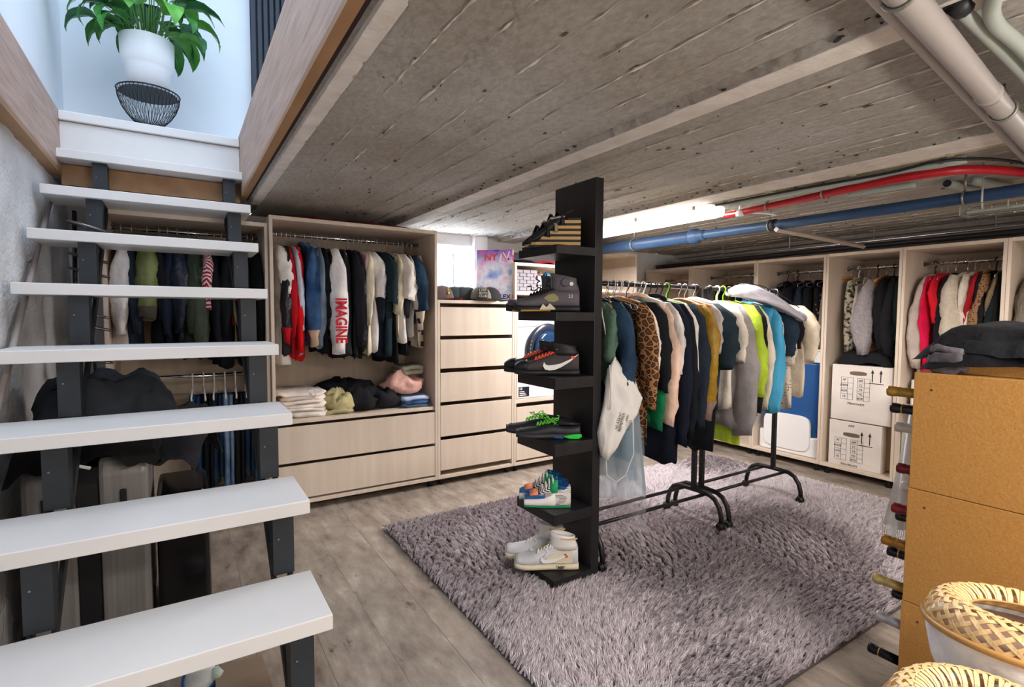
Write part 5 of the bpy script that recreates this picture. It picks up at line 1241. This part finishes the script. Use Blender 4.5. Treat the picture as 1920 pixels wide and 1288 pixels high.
t = thing('storage_box', (4.55, 1.4, .62), 'white lidded tub on the wine-rack wardrobe shelf', 'box'); rbox(4.36, 4.75, 1.20, 1.60, .622, .80).build('box_body', WHITEP, t, bevel=.006)

# ------------------------------------------------------------------ pipes, cables and lamp under the ceiling
GPIPE = mat('grey_pvc', '#99928f', rough=.42); GPIPE2 = mat('grey_green_conduit', '#9aa19a', rough=.5); BPIPE = mat('blue_pipe', '#263f60', rough=.4, col2='#2b4766', scale=4); RPIPE = mat('red_pipe', '#a81722', rough=.35); BLC = mat('black_cable', '#1e1e22', rough=.5)
def pipe(name, label, cat, m, pts, r, n=16, group=None, sub=None):
    t = thing(name, pts[0], label, cat, group)
    # smooth the path
    P = [Vector(p) for p in pts]; out = []
    for i in range(len(P)-1):
        p0 = P[max(i-1, 0)]; p1 = P[i]; p2 = P[i+1]; p3 = P[min(i+2, len(P)-1)]
        for k in range(6):
            t_ = k/6; out.append(.5*((2*p1)+(p2-p0)*t_+(2*p0-5*p1+4*p2-p3)*t_*t_+(3*p1-p0-3*p2+p3)*t_**3))
    out.append(P[-1]); MB().tube(out, r, n).build('pipe_run', m, t, smooth=True); return t
t = pipe('ceiling_pipe', 'thick grey plastic pipe crossing the upper right corner under the ceiling', 'pipe', GPIPE, [(.55, .405, 1.855), (1.6, .508, 1.855), (4.88, .83, 1.855)], .028)
MB().tube([(1.86, .534, 1.855), (1.885, .536, 1.855)], .031, 16).build('coupling', GPIPE, t, smooth=True); MB().box(2.0, 2.03, .44, .64, 1.80, 1.93).box(2.0, 2.03, .44, .45, 1.9, 1.93).build('bracket', mat('zinc', '#8f8f86', rough=.4, metal=.7), t) if False else None
for x in (1.15, 2.05, 2.9):
    y = .405+(x-.55)*.098; MB().tube([(x, y+.032*cos(a), 1.855+.032*sin(a)) for a in [2*pi*k/18 for k in range(18)]], .004, 6, closed=True).tube([(x, y, 1.885), (x, y, 1.93)], .005, 6).build('pipe_clamp', mat('zinc', '#8f8f86', rough=.4, metal=.7), t, smooth=True)
t = pipe('ceiling_pipe', 'slim pale cable duct running beside the thick grey pipe', 'cable duct', mat('pale_duct', '#a9a29f', rough=.45), [(.50, .455, 1.88), (1.6, .566, 1.88), (4.88, .90, 1.88)], .010, 8)
t = pipe('ceiling_pipe', 'curved grey-green conduit at the top right corner of the ceiling', 'pipe', GPIPE2, [(1.15, .29, 1.885), (1.36, .385, 1.885), (1.50, .425, 1.885), (1.75, .43, 1.885), (2.6, .47, 1.885), (4.88, .52, 1.885)], .015, 12)
t = pipe('ceiling_pipe', 'straight grey-green conduit right of the thick grey pipe', 'pipe', GPIPE2, [(1.42, .455, 1.895), (1.9, .475, 1.895), (2.8, .53, 1.895), (4.88, .66, 1.895)], .014, 12)
MB().lathe([(0, -.03), (.022, -.03), (.022, .01), (.018, .014), (0, .014)], (1.40, .453, 1.90), 14, 'X').build('end_plug', BLC, t, smooth=True)
t = pipe('water_pipe', 'blue insulated pipe crossing above the racks, thicker at its left part', 'pipe', BPIPE, [(3.045, 2.35, 1.80), (3.07, 1.90, 1.80), (3.10, .76, 1.80), (3.13, -1.38, 1.80)], .029)
MB().tube([(3.05, 2.45, 1.80), (3.02, 3.40, 1.80)], .043, 18).build('wide_run', BPIPE, t, smooth=True)
MB().lathe([(.030, -.09), (.036, -.088), (.036, -.05), (.040, -.04), (.052, -.03), (.052, .02), (.044, .03)], (3.048, 2.43, 1.80), 20, 'Y').build('reducer', BPIPE, t, smooth=True)
ZN = mat('zinc', '#8f8f86', rough=.4, metal=.7)
for x, y, r in ((3.03, 2.98, .046), (3.07, 1.885, .033), (3.095, .95, .033)):
    MB().tube([(x+r*cos(a), y, 1.80+r*sin(a)) for a in [2*pi*k/20 for k in range(20)]], .005, 6, closed=True).tube([(x, y, 1.80+r), (x, y, 1.93)], .005, 6).build('hanger_clamp', ZN, t, smooth=True)
MB().tube([(3.069, 1.845, 1.80), (3.0705, 1.872, 1.80)], .036, 18).build('rubber_collar', BLC, t, smooth=True)
t = pipe('red_pipe', 'red plastic pipe curving along the ceiling above the blue one', 'pipe', RPIPE, [(2.86, 2.05, 1.865), (2.80, 1.60, 1.865), (2.745, 1.23, 1.865), (2.735, 1.02, 1.865), (2.80, .86, 1.865), (3.02, .75, 1.865), (3.4, .66, 1.865), (4.88, .60, 1.865)], .019, 12)
for x, y in ((2.815, 1.75), (2.765, 1.42)): MB().tube([(x+.022*cos(a), y, 1.865+.022*sin(a)) for a in [2*pi*k/14 for k in range(14)]], .004, 5, closed=True).box(x-.004, x+.004, y-.006, y+.006, 1.885, 1.93).build('clip', ZN, t, smooth=True)
t = pipe('conduit', 'straight grey-green conduit along the ceiling above the red pipe', 'pipe', GPIPE2, [(2.72, 1.95, 1.895), (2.73, 1.4, 1.895), (2.74, .84, 1.895)], .017, 12)
for y in (1.55, .92): MB().box(2.712, 2.752, y-.008, y+.008, 1.89, 1.925).build('clip', ZN, t, bevel=.002)
t = pipe('conduit', 'short cut grey-green conduit stub right of the red pipe', 'pipe', GPIPE2, [(3.02, 1.42, 1.895), (3.06, 1.13, 1.895)], .016, 12)
t = pipe('conduit', 'grey-green conduit stub with open dark end near the blue pipe', 'pipe', GPIPE2, [(3.16, 1.04, 1.895), (3.5, 1.02, 1.895)], .020, 12); MB().lathe([(0, -.002), (.017, -.002), (.017, .001)], (3.159, 1.04, 1.895), 14, 'X').build('open_end', BLC, t)
t = pipe('conduit', 'second grey-green conduit stub right of the open-ended one', 'pipe', GPIPE2, [(3.20, .95, 1.895), (3.55, .90, 1.895)], .020, 12)
t = pipe('ceiling_cable', 'black cable dipping along the ceiling beside the conduit', 'cable', BLC, [(2.63, 1.95, 1.885), (2.655, 1.5, 1.888), (2.66, 1.1, 1.882), (2.67, .92, 1.892), (2.80, .78, 1.89), (3.1, .70, 1.89)], .006, 6)
t = pipe('ceiling_cable', 'beige cable clipped along the ceiling left of the black one', 'cable', mat('beige_cable', '#a79a7c', rough=.6), [(2.60, 1.95, 1.90), (2.62, 1.3, 1.90), (2.635, .62, 1.90)], .005, 6)
for y in (1.62, 1.22, .86): MB().box(2.60, 2.64, y-.010, y+.010, 1.893, 1.915).build('clip', mat('beige_clip', '#a39a82', rough=.6), t, bevel=.002)
t = pipe('ceiling_pipe', 'black cable bundle lying along the top of the right wardrobes', 'cable', BLC, [(4.42, 4.0, 1.775), (4.40, 3.0, 1.775), (4.40, 2.0, 1.78), (4.40, .3, 1.775)], .020, 8)
t = pipe('ceiling_pipe', 'thin steel pipe above the black bundle over the right wardrobes', 'pipe', CHROME, [(4.45, 3.9, 1.815), (4.45, 2.0, 1.82), (4.45, .3, 1.825)], .009, 8)
for k, y in enumerate((3.2, 2.55, 1.9, 1.2)): MB().tube([(4.45, y, 1.82), (4.45, y, 1.93)], .004, 6).build('drop_rod', ZN, t)
t = thing('ceiling_strut', (3.55, 1.85, 1.77), 'slim grey steel strut running from the blue pipe to the wardrobes', 'strut'); MB().tube([(3.02, 1.815, 1.765), (4.30, 1.90, 1.765)], .016, 4).build('strut_bar', mat('strut_grey', '#b0a59a', rough=.5), t)
# wire cable tray
t = thing('cable_tray', (3.0, .7, 1.72), 'galvanised wire cable tray below the blue pipe at the right edge', 'cable tray')
w = MB()
for dz in (0, .045):
    for dx in ((-.05, 0, .05) if dz == 0 else (-.05, .05)): w.tube([(3.0+dx, .92, 1.70+dz), (3.0+dx, .25, 1.70+dz)], .0025, 5)
for i in range(9): y = .92-.08*i; w.tube([(2.95, y, 1.745), (2.95, y, 1.70), (3.05, y, 1.70), (3.05, y, 1.745)], .0025, 5)
w.build('wire_frame', ZN, t); MB().box(2.975, 3.025, .90, .925, 1.70, 1.75).build('end_bracket', ZN, t)
for k in range(3): MB().tube([(2.97+.025*k, .90, 1.712), (2.975+.02*k, .6, 1.716), (2.97+.025*k, .25, 1.712)], .008, 6).build('cable', GPIPE2, t, smooth=True)
MB().tube([(3.0, .86, 1.70), (3.0, .86, 1.93)], .004, 5).build('drop_rod', ZN, t)
# fluorescent batten
t = thing('batten_lamp', (2.68, 2.6, 1.83), 'lit fluorescent batten lamp under the ceiling right of the shoe column', 'lamp')
MB().prism([(2.605, 1.893), (2.625, 1.925), (2.735, 1.925), (2.755, 1.893)], 'Y', 1.965, 3.22).build('housing', mat('housing_grey', '#c9c3bd', rough=.5), t, bevel=.004)
DIFF = mat('lamp_diffuser', '#ffffff', rough=.4, emit=('#fff4ee', 16.0)); EC = mat('lamp_end_cap', '#e8e4e0', rough=.4, emit=('#fff4ee', .8))
MB().prism([(2.612, 1.892), (2.618, 1.845), (2.635, 1.832), (2.725, 1.832), (2.742, 1.845), (2.748, 1.892)], 'Y', 2.0, 3.19).build('diffuser', DIFF, t)
MB().prism([(2.612, 1.892), (2.618, 1.845), (2.635, 1.832), (2.725, 1.832), (2.742, 1.845), (2.748, 1.892)], 'Y', 1.972, 1.999).build('end_cap', EC, t)
for y in (2.08, 2.55, 3.0): MB().box(2.600, 2.608, y-.012, y+.012, 1.875, 1.915).build('clip', mat('beige_clip', '#a39a82', rough=.6), t, bevel=.002)
t = thing('sensor', (2.80, 1.93, 1.87), 'small white round sensor between the lamp and the blue pipe', 'sensor'); MB().lathe([(.0, 0), (.022, 0), (.024, .02), (.016, .035), (0, .036)], (2.83, 1.93, 1.84), 16).tube([(2.83, 1.93, 1.87), (2.83, 1.93, 1.93)], .006, 6).build('sensor_body', WHITEP, t, smooth=True)
t = pipe('ceiling_cable', 'white cable running from the lamp past the blue pipe', 'cable', WHITEP, [(2.79, 3.2, 1.86), (2.80, 2.3, 1.858), (2.82, 1.95, 1.86), (2.98, 1.86, 1.86), (3.07, 1.85, 1.86)], .005, 6)

# ------------------------------------------------------------------ plant on the landing
PX, PY, PZ = -.113, 3.66, 2.291
bs = thing('wire_stand', (PX, PY, PZ), 'black wire bowl stand on the landing holding the white pot', 'plant stand')
w = MB(); nW = 44; RB = .150; HB = .195
def bowl(f): return (.030+(RB-.030)*sin(f*pi/2)**.8 if f > .08 else .035-.1*f*.3, HB*f**1.1)
for k in range(nW):
    for tw in (.5, -.5):
        a = 2*pi*k/nW; w.tube([((bowl(f)[0])*cos(a+tw*(1-f)*.4), (bowl(f)[0])*sin(a+tw*(1-f)*.4), bowl(f)[1]) for f in (0, .08, .2, .38, .58, .8, 1)], .0012, 3, caps=False)
w.build('wire_bowl', BLACKM, bs, local=True)
MB().tube([(RB*cos(a), RB*sin(a), HB) for a in [2*pi*k/40 for k in range(40)]], .004, 6, closed=True).build('rim', BLACKM, bs, local=True, smooth=True)
MB().lathe([(.038, 0), (.036, .012), (.028, .020), (0, .020)], n=20).build('foot_ring', BLACKM, bs, local=True)
MB().lathe([(0, HB-.012), (.138, HB-.012), (.138, HB-.007), (0, HB-.007)], n=28).build('tray', mat('tray_grey', '#4c5458', rough=.6), bs, local=True)
pl = thing('potted_peace_lily', (PX, PY, PZ+HB), 'leafy green plant in a stepped white pot above the stairs', 'potted plant')
MB().lathe([(.100, -.006), (.106, .125), (.114, .140), (.127, .165), (.130, .285), (.127, .287), (.116, .26)], n=40, caps=True).build('pot', mat('pot_white', '#f0f2f4', rough=.35), pl, local=True, smooth=True)
MB().lathe([(0, .250), (.117, .255)], n=30).build('soil', mat('soil', '#2f241b', rough=.95), pl, local=True)
LEAF = [mat('leaf_%d' % i, c, rough=.38, col2=c2, scale=22, spec=.45, stretch=(1, 1, 1)) for i, (c, c2) in enumerate((('#2f6b2c', '#3f8436'), ('#2a5e33', '#357044'), ('#4a8f33', '#5da33c')))]
STEMM = mat('leaf_stem', '#4a7a35', rough=.5)
rs = random.Random(12)
def leaf(base, tip_dir, stem_h, reach, ll, lw, droop, m, seed):
    """stem rises from base, leans towards tip_dir; the blade follows, drooping"""
    d = Vector((cos(tip_dir), sin(tip_dir), 0)); p0 = Vector(base); p1 = p0+d*reach*.45+Vector((0, 0, stem_h*.8)); p2 = p0+d*reach+Vector((0, 0, stem_h))
    st_ = MB().tube([p0, (p0+p1)/2+Vector((0, 0, stem_h*.05)), p1, p2], [.0035, .003, .0025, .002], 5).build('leaf_stem', STEMM, pl, smooth=True, local=True)
    side = Vector((-sin(tip_dir), cos(tip_dir), 0)); q = MB(); n = 9
    def pt(a, c):
        s = a*ll; ang = radians(25)-a*droop; 
        # integrate curve
        x = 0; z = 0; steps = 8
        for k in range(steps):
            aa = radians(25)-(a*(k+.5)/steps)*droop; x += cos(aa)*s/steps; z += sin(aa)*s/steps
        w = lw*(sin(pi*min(1, a*1.02)**.62)**.9) if 0 < a < 1 else 0.0
        v = (c-.5)*2*w; fold = .22*abs(v)+.005*sin(a*18+seed)*abs(c-.5)
        up = Vector((-sin(ang)*d.x, -sin(ang)*d.y, cos(ang)))
        return tuple(p2+d*x+Vector((0, 0, z))+side*v+up*fold)
    q.grid(pt, n, 6); o = q.build('leaf', m, st_, smooth=True, fix=False, local=True); 
    mid = MB().tube([Vector(pt(a, .5))-Vector((0, 0, .002)) for a in (0, .25, .5, .75, .95)], [.0022, .002, .0016, .0012, .0006], 4).build('midrib', LEAF[2], st_, local=True) if ll > .2 else None
for i in range(58):
    a = i*2.39996+rs.uniform(-.3, .3); r = .02+.07*rs.random()
    low = rs.random()
    if i < 24: sh_, re, dr = rs.uniform(.06, .16), rs.uniform(.08, .16), rs.uniform(2.0, 2.6)
    elif i < 42: sh_, re, dr = rs.uniform(.20, .36), rs.uniform(.08, .22), rs.uniform(1.5, 2.2)
    else: sh_, re, dr = rs.uniform(.36, .55), rs.uniform(.05, .20), rs.uniform(1.0, 1.8)
    if cos(a) > .1 and i % 2: re *= 1.35
    if sin(a) > .3: re *= .55
    leaf((r*cos(a), r*sin(a), .27), a, sh_, re, rs.uniform(.18, .27), rs.uniform(.044, .066), dr, LEAF[rs.choice((0, 0, 1, 1, 2))], i)

# ------------------------------------------------------------------ under the stairs
RIBB = mat('ribbed_grey_shell', '#827f7e', rough=.42, metal=.3, col2='#93908e', scale=60, stretch=(1, 1, .03))
sc1 = thing('suitcase', (-.29, 2.62, 0), 'large grey ribbed hard-shell suitcase standing under the stairs', 'suitcase')
rb_ = lambda x0, x1, z1: MB().prism([(2.37, .05), (2.40, .03), (2.84, .03), (2.87, .06), (2.87, z1-.05), (2.84, z1), (2.40, z1), (2.37, z1-.05)], 'X', x0, x1)
rb_(-.475, -.325, .70).build('left_shell', RIBB, sc1, bevel=.03); rb_(-.265, -.115, .72).build('right_shell', RIBB, sc1, bevel=.03)
rb_(-.325, -.265, .685).build('centre_seam', BLACKP, sc1)
for x in (-.41, -.19): MB().box(x-.010, x+.010, 2.358, 2.372, .50, .60).build('side_handle', BLACKP, sc1, bevel=.004)
for x in (-.44, -.15):
    for y in (2.42, 2.82): MB().lathe([(0, -.012), (.018, -.012), (.018, .012), (0, .012)], (x, y, .018), 12, 'X').build('wheel', BLACKP, sc1)
for i in range(9):
    for x0, x1 in ((-.47, -.33), (-.26, -.12)): pass
sc2 = thing('suitcase', (0, 2.6, 0), 'black glossy suitcase in a clear cover right of the grey one', 'suitcase')
MB().prism([(2.42, .05), (2.45, .03), (2.80, .03), (2.83, .05), (2.83, .50), (2.80, .53), (2.45, .53), (2.42, .50)], 'X', -.095, .085).build('shell', mat('gloss_black', '#0e0e11', rough=.15, spec=.6), sc2, bevel=.025)
MB().tube([(.05, 2.425, .40), (.085, 2.43, .42), (.088, 2.44, .50), (.06, 2.42, .54)], .004, 5).build('clear_edge', mat('clear_trim', '#b9b6b4', rough=.2, alpha=.7), sc2, smooth=True)
for y in (2.48, 2.77): MB().lathe([(0, -.012), (.018, -.012), (.018, .012), (0, .012)], (0, y, .018), 12, 'X').build('wheel', BLACKP, sc2)
drape('coat_pile', 'black coat with white brand mark heaped over the grey suitcase', 'coat', P_cloth('#1b191b'), -.29, 2.58, .765, .44, .50, 0, .09, 51, .06, .05)
drape('coat_pile', 'dark slate jacket heaped on top of the black coat under the stairs', 'jacket', P_cloth('#2e3238'), -.26, 2.70, .90, .46, .46, .2, .12, 52, .08, .06)
drape('coat_pile', 'dark grey jacket sliding off the suitcase towards the jeans', 'jacket', P_cloth('#262529'), -.02, 2.68, .78, .26, .40, -.3, .20, 53, .06, .05)
cp = [o for o in COL.objects if o.get('label', '').startswith('black coat with white')][0]
cp['label'] = 'black coat with small white tag heaped over the grey suitcase'
q = MB().tube([(-.05, -.27, -.06), (-.02, -.275, -.045), (.015, -.27, -.06)], .006, 5).build('tag', OFFW, cp, local=True)
bh = thing('accessory_hanger', (-.40, 3.05, .9), 'black strap hung with oval silver clips at the wall behind the stairs', 'hanger')
BZ = [1.66, 1.51, 1.44, 1.24, 1.18, 1.02, .90, .80]
MB().tube([(-.415, 3.30, 1.74), (-.42, 3.28, 1.4), (-.41, 3.26, .85)], .012, 6, flat=.3).build('strap', BLACKP, bh, smooth=True); MB().tube([(-.36, 3.30, 1.74), (-.37, 3.28, 1.3), (-.35, 3.26, .85)], .008, 6, flat=.3).build('strap', BLACKP, bh, smooth=True)
for i, z in enumerate(BZ):
    MB().tube([(-.36+.075*cos(a), 3.24+.045*sin(a), z-.02*cos(a)) for a in [2*pi*k/20 for k in range(20)]], .006, 6, closed=True).tube([(-.41, 3.27, z+.015), (-.36, 3.22, z-.01), (-.31, 3.22, z-.01)], .010, 6, flat=.3).build('oval_clip', mat('worn_nickel', '#7e7472', rough=.3, metal=.8), bh, smooth=True)
ty = thing('soft_toy', (.045, 1.97, 0), 'small white soft toy with a blue stripe on the floor below the stairs', 'toy')
MB().lathe([(0, .0), (.04, .004), (.05, .03), (.042, .06), (.02, .082), (0, .088)], (.03, 1.97, 0), 16).build('toy_body', P_cloth('#d9dfe0'), ty, smooth=True)
MB().lathe([(0, -.02), (.02, -.012), (.022, .006), (0, .022)], (.075, 1.95, .045), 12, 'X').build('toy_arm', P_cloth('#c3d6cc'), ty, smooth=True)
MB().tube([(.03+.051*cos(a), 1.97+.051*sin(a), .035+.02*sin(a)) for a in [2*pi*k/18 for k in range(18)]], .005, 5, closed=True).build('blue_stripe', mat('toy_blue', '#1f6fc4', rough=.6), ty, smooth=True)
t = thing('cardboard_sheet', (.19, 1.85, 0), 'light brown folded cardboard sheet leaning at the foot of the stairs', 'cardboard'); MB().prism([(1.62, .012), (2.02, .012), (2.02, .022), (1.62, .10)], 'X', .07, .22).build('sheet', mat('cardboard_pale', '#a3907c', rough=.8, col2='#978471', scale=6), t)

# ------------------------------------------------------------------ chipboard wine rack, bottles, clothes
CHIP = mat('chipboard', '#b5813f', rough=.75, col2='#c0904f', scale=160, detail=3, bump=.15, bscale=120, lo=.3, hi=.7)
CHIPE = mat('chipboard_edge', '#9a6f3a', rough=.85, col2='#7d5728', scale=120)
BX = 1.895
def module(z0, z1, y0, y1, label):
    t = thing('wine_rack_module', (BX+.18, (y0+y1)/2, z0), label, 'wine rack', 'stacked chipboard wine rack modules')
    for x in (BX, BX+.344): MB().box(x, x+.016, y0, y1, z0, z1).build('side_panel', CHIP, t, bevel=.0015)
    MB().box(BX+.016, BX+.344, y0, y1, z1-.016, z1).build('top_panel', CHIP, t, bevel=.001); MB().box(BX+.016, BX+.344, y0, y1, z0, z0+.016).build('bottom_panel', CHIP, t, bevel=.001)
    MB().box(BX+.016, BX+.344, y0, y0+.006, z0+.016, z1-.016).build('back_panel', CHIPE, t)
    for k in (1, 2): MB().box(BX+.016+.109*k-.004, BX+.016+.109*k+.004, y0+.006, y1, z0+.016, z1-.016).build('divider', CHIPE, t)
    MB().lathe([(0, -.0008), (.0035, -.0005), (.0035, .001)], (BX-.0003, y1-.045, z1-.05), 10, 'X').build('peg_hole', mat('hole_dark', '#5a3a1c', rough=.9), t)
    return t
module(.722, 1.08, .405, .682, 'top chipboard wine rack module under the black clothes'); module(.362, .720, .30, .685, 'middle chipboard wine rack module of the stack'); module(.002, .360, .29, .688, 'bottom chipboard wine rack module of the stack')
BG = mat('bottle_glass_dark', '#10180f', rough=.08, spec=.6)
bts = [(1.008, '#a8843a', 'gold foil', 1.945, .085), (.950, '#17151d', 'black foil', 1.975, .085), (.885, '#c9c2ba', 'pale foil', 2.0, .08), (.762, '#6e101c', 'dark red foil', 1.95, .050), (.700, '#d6cdc6', 'white foil', 1.975, .045), (.632, '#7c1320', 'wine red foil', 1.94, .055), (.590, '#22222a', 'grey-black foil', 2.0, .065),
       (.512, '#a5782f', 'amber gold foil', 1.955, .085), (.462, '#131318', 'glossy black foil', 2.0, .085), (.372, '#bda96c', 'pale gold foil', 1.955, .105), (.325, '#15171c', 'dull black foil', 2.0, .065), (.245, '#b9bac2', 'silver foil', 1.96, .095), (.120, '#14161a', 'black foil with gold print', 1.965, .115)]
hts = ['at the very top of the rack', 'second from the top', 'third from the top', 'fourth from the top', 'fifth from the top', 'sixth from the top', 'seventh from the top', 'eighth from the top', 'ninth from the top', 'tenth from the top', 'eleventh from the top', 'second from the bottom', 'at the very bottom']
for (z, c, d, x, ln), hh in zip(bts, hts):
    y1 = .685+ln; t = thing('wine_bottle', (x, .55, z), 'wine bottle neck with %s, %s' % (d, hh), 'bottle', 'wine bottles in the chipboard rack')
    MB().lathe([(0, -.02), (.034, -.018), (.036, .02), (.036, .035), (.018, .085), (.0145, .10)], (x, y1-.19, z), 16, 'Y').build('bottle_body', BG, t, smooth=True)
    m = mat('foil_'+c.strip('#'), c, rough=.28, metal=.45 if 'gold' in d or 'silver' in d else .1)
    MB().lathe([(.0150, 0), (.0152, .045), (.0148, .05), (.0148, .066), (.0165, .068), (.0165, .084), (.0155, .088), (0, .089)], (x, y1-.089, z), 18, 'Y').build('foil_cap', m, t, smooth=True)
    MB().lathe([(.0160, 0), (.0160, .003)], (x, y1-.035, z), 18, 'Y', caps=False).build('foil_ring', mat('ring_gold', '#c9a860', rough=.3, metal=.6) if 'black' in d else m, t)
tw = thing('fringed_towel', (2.15, .74, .95), 'white fringed towel hanging down the front of the wine rack', 'towel')
MB().grid(lambda a, c: (2.10+.012*sin(a*14+c*2), .70+.065*a+.06*a*c, .95-.44*c), 14, 14).build('towel_cloth', P_cloth('#e4e2df'), tw, smooth=True, fix=False)
fr_ = MB()
for i in range(30): a = i/29; x = 2.10+.012*sin(a*14+2); y = .70+.125*a; fr_.tube([(x, y, .51), (x+.002, y+.003, .465)], .0018, 3)
tag(fr_.build('fringe', P_cloth('#e4e2df'), tw), kind='stuff')
# tray and black clothes on top of the rack
t = thing('chipboard_tray', (2.15, .53, 1.08), 'shallow chipboard tray on top of the wine rack under the clothes', 'tray')
MB().box(1.96, 2.40, .45, .462, 1.081, 1.125).build('tray_side', CHIP, t); MB().box(1.96, 2.40, .64, .652, 1.081, 1.125).build('tray_side', CHIP, t); MB().box(1.955, 1.967, .45, .652, 1.081, 1.125).build('tray_side', CHIP, t)
BLF = [P_cloth('#16171b'), P_cloth('#1b1d22'), P_cloth('#121216')]
def fstack(z, lb, m, lx, ly, seed, th, dx=0, dy=0, rot=0): drape('folded_clothes', lb, 'clothes', m, 2.12+dx, .50+dy, z, lx, ly, radians(rot), .035, seed, th, .012)
fstack(1.122, 'black folded garment lowest in the pile on the wine rack', BLF[2], .42, .40, 61, .035, rot=8)
fstack(1.150, 'dark blue-black folded garment in the middle of the pile on the rack', BLF[1], .44, .38, 62, .040, dx=.02, rot=-4)
fstack(1.185, 'black folded garment on top of the pile on the rack', BLF[0], .40, .36, 63, .045, dx=.03, rot=5)
folded('folded_scarf', 'small folded grey scarf at the left end of the black pile', (P_cloth('#5f5a60'), P_cloth('#4d494f')), (1.975, .615, 1.083), .13, .10, 3, 71, 'clothes piled on the wine rack')

# ------------------------------------------------------------------ woven bamboo shades
BAM = mat('bamboo_strip', '#d8b57e', rough=.45, col2='#e6c999', scale=14, stretch=(1, 1, 1)); BAMR = mat('bamboo_rim', '#b98d52', rough=.45)
def bamboo(cx_, cy_, cz, R, label, tilt=(0, 0), N=30):
    t = thing('bamboo_shade', (cx_, cy_, cz), label, 'lamp shade', 'woven bamboo shades in the foreground'); t.rotation_euler = (tilt[0], tilt[1], 0)
    prof = [(1.0, 0), (.985, .11), (.94, .21), (.87, .285), (.79, .325), (.71, .335), (.635, .31), (.575, .26), (.545, .20)]
    def pr_(s):
        x = s*(len(prof)-1); i = min(int(x), len(prof)-2); f = x-i; return (prof[i][0]+(prof[i+1][0]-prof[i][0])*f)*R, (prof[i][1]+(prof[i+1][1]-prof[i][1])*f)*R
    for sg in (1, -1):
        base = None; wv = .0046*R/.18
        q = MB(); n = 40; vs = []
        for i in range(n+1):
            s = i/n; r, z = pr_(s); th = sg*1.15*(s/.6 if s < .6 else 1+.12*(s-.6))*.62; r2, z2 = pr_(min(1, s+.01)); r1, z1 = pr_(max(0, s-.01))
            nr, nz = (z2-z1), -(r2-r1); l = hypot(nr, nz) or 1; nr /= l; nz /= l
            if nz < 0 and s < .6: nr, nz = -nr, -nz
            off = .0014*sg*cos(pi*N*th/pi) if s < .62 else .0008*sg
            w_ = wv*(1 if s < .6 else 1+.0*(s-.6))
            # strip runs obliquely: its width vector lies across its direction
            T = Vector(((r2-r1)*cos(th)-r*sin(th)*sg*(1.19 if s < .6 else .1)*.02, (r2-r1)*sin(th)+r*cos(th)*sg*(1.19 if s < .6 else .1)*.02, z2-z1)).normalized()
            Nn = Vector((nr*cos(th), nr*sin(th), nz)); B = T.cross(Nn).normalized()
            C = Vector((r*cos(th), r*sin(th), z))+Nn*off
            vs += [C-B*w_+Nn*.0006, C+B*w_+Nn*.0006, C+B*w_-Nn*.0006, C-B*w_-Nn*.0006]
        fs = []
        for i in range(n):
            a = 4*i
            for k in range(4): fs.append((a+k, a+(k+1) % 4, a+4+(k+1) % 4, a+4+k))
        fs += [(3, 2, 1, 0), (4*n, 4*n+1, 4*n+2, 4*n+3)]
        q.add(vs, fs); base = q.build('bamboo_strip', BAM, t, local=True, smooth=False)
        for k in range(1, N):
            o = base.copy(); COL.objects.link(o); o.rotation_euler = (0, 0, 2*pi*k/N+(.0 if sg > 0 else .05))
    MB().tube([((R+.002)*cos(a), (R+.002)*sin(a), 0) for a in [2*pi*k/60 for k in range(60)]], .008, 6, closed=True, flat=1).build('rim_hoop', BAMR, t, local=True, smooth=True)
    r, z = pr_(1); MB().tube([(r*cos(a), r*sin(a), z) for a in [2*pi*k/40 for k in range(40)]], .003, 6, closed=True).build('inner_hoop', BAMR, t, local=True, smooth=True)
    MB().lathe([(.97*R, -.002), (.99*R, -.03), (.93*R, -.09), (.80*R, -.15), (.70*R, -.16), (0, -.16)], n=40, caps=False).build('cloth_liner', P_cloth('#dfdfe4'), t, local=True, smooth=True)
    MB().lathe([(0, -.012), (.93*R, -.010)], n=30, caps=False).build('inner_shadow_disc', mat('shade_inner_shadow', '#7c6250', rough=.8), t, local=True)  # added disc; its brown stands for the shadow and chipboard seen inside
    return t
bamboo(1.60, .335, .53, .185, 'woven bamboo shade with white liner, nearer the wine rack', (radians(-3), radians(6)))
bamboo(1.25, .30, .47, .165, 'woven bamboo shade at the bottom edge, left of the other', (0, 0))
t = thing('storage_box', (1.6, .335, 0), 'low white box carrying the bamboo shade beside the wine rack', 'box'); rbox(1.47, 1.73, .21, .46, 0, .365, .02).build('box_body', WHITEP, t, bevel=.004)
t = thing('storage_box', (1.25, .30, 0), 'low white box carrying the bamboo shade at the bottom edge', 'box'); rbox(1.13, 1.37, .18, .42, 0, .305, .02).build('box_body', WHITEP, t, bevel=.004)
# added plates above the unseen fill lights that even out the room
for x, y, l_ in ((1.6, -.75, 'long added plate of the fill light behind the camera'), (3.3, .35, 'small added plate of the fill light right of the grey pipes')):
    t = thing('ceiling_lamp', (x, y, ZC-.02), l_, 'lamp'); w_ = .85 if y < 0 else .27
    MB().box(x-w_, x+w_, y-.17, y+.17, ZC-.012, ZC+.0).build('fill_light_plate', WHITEP, t)
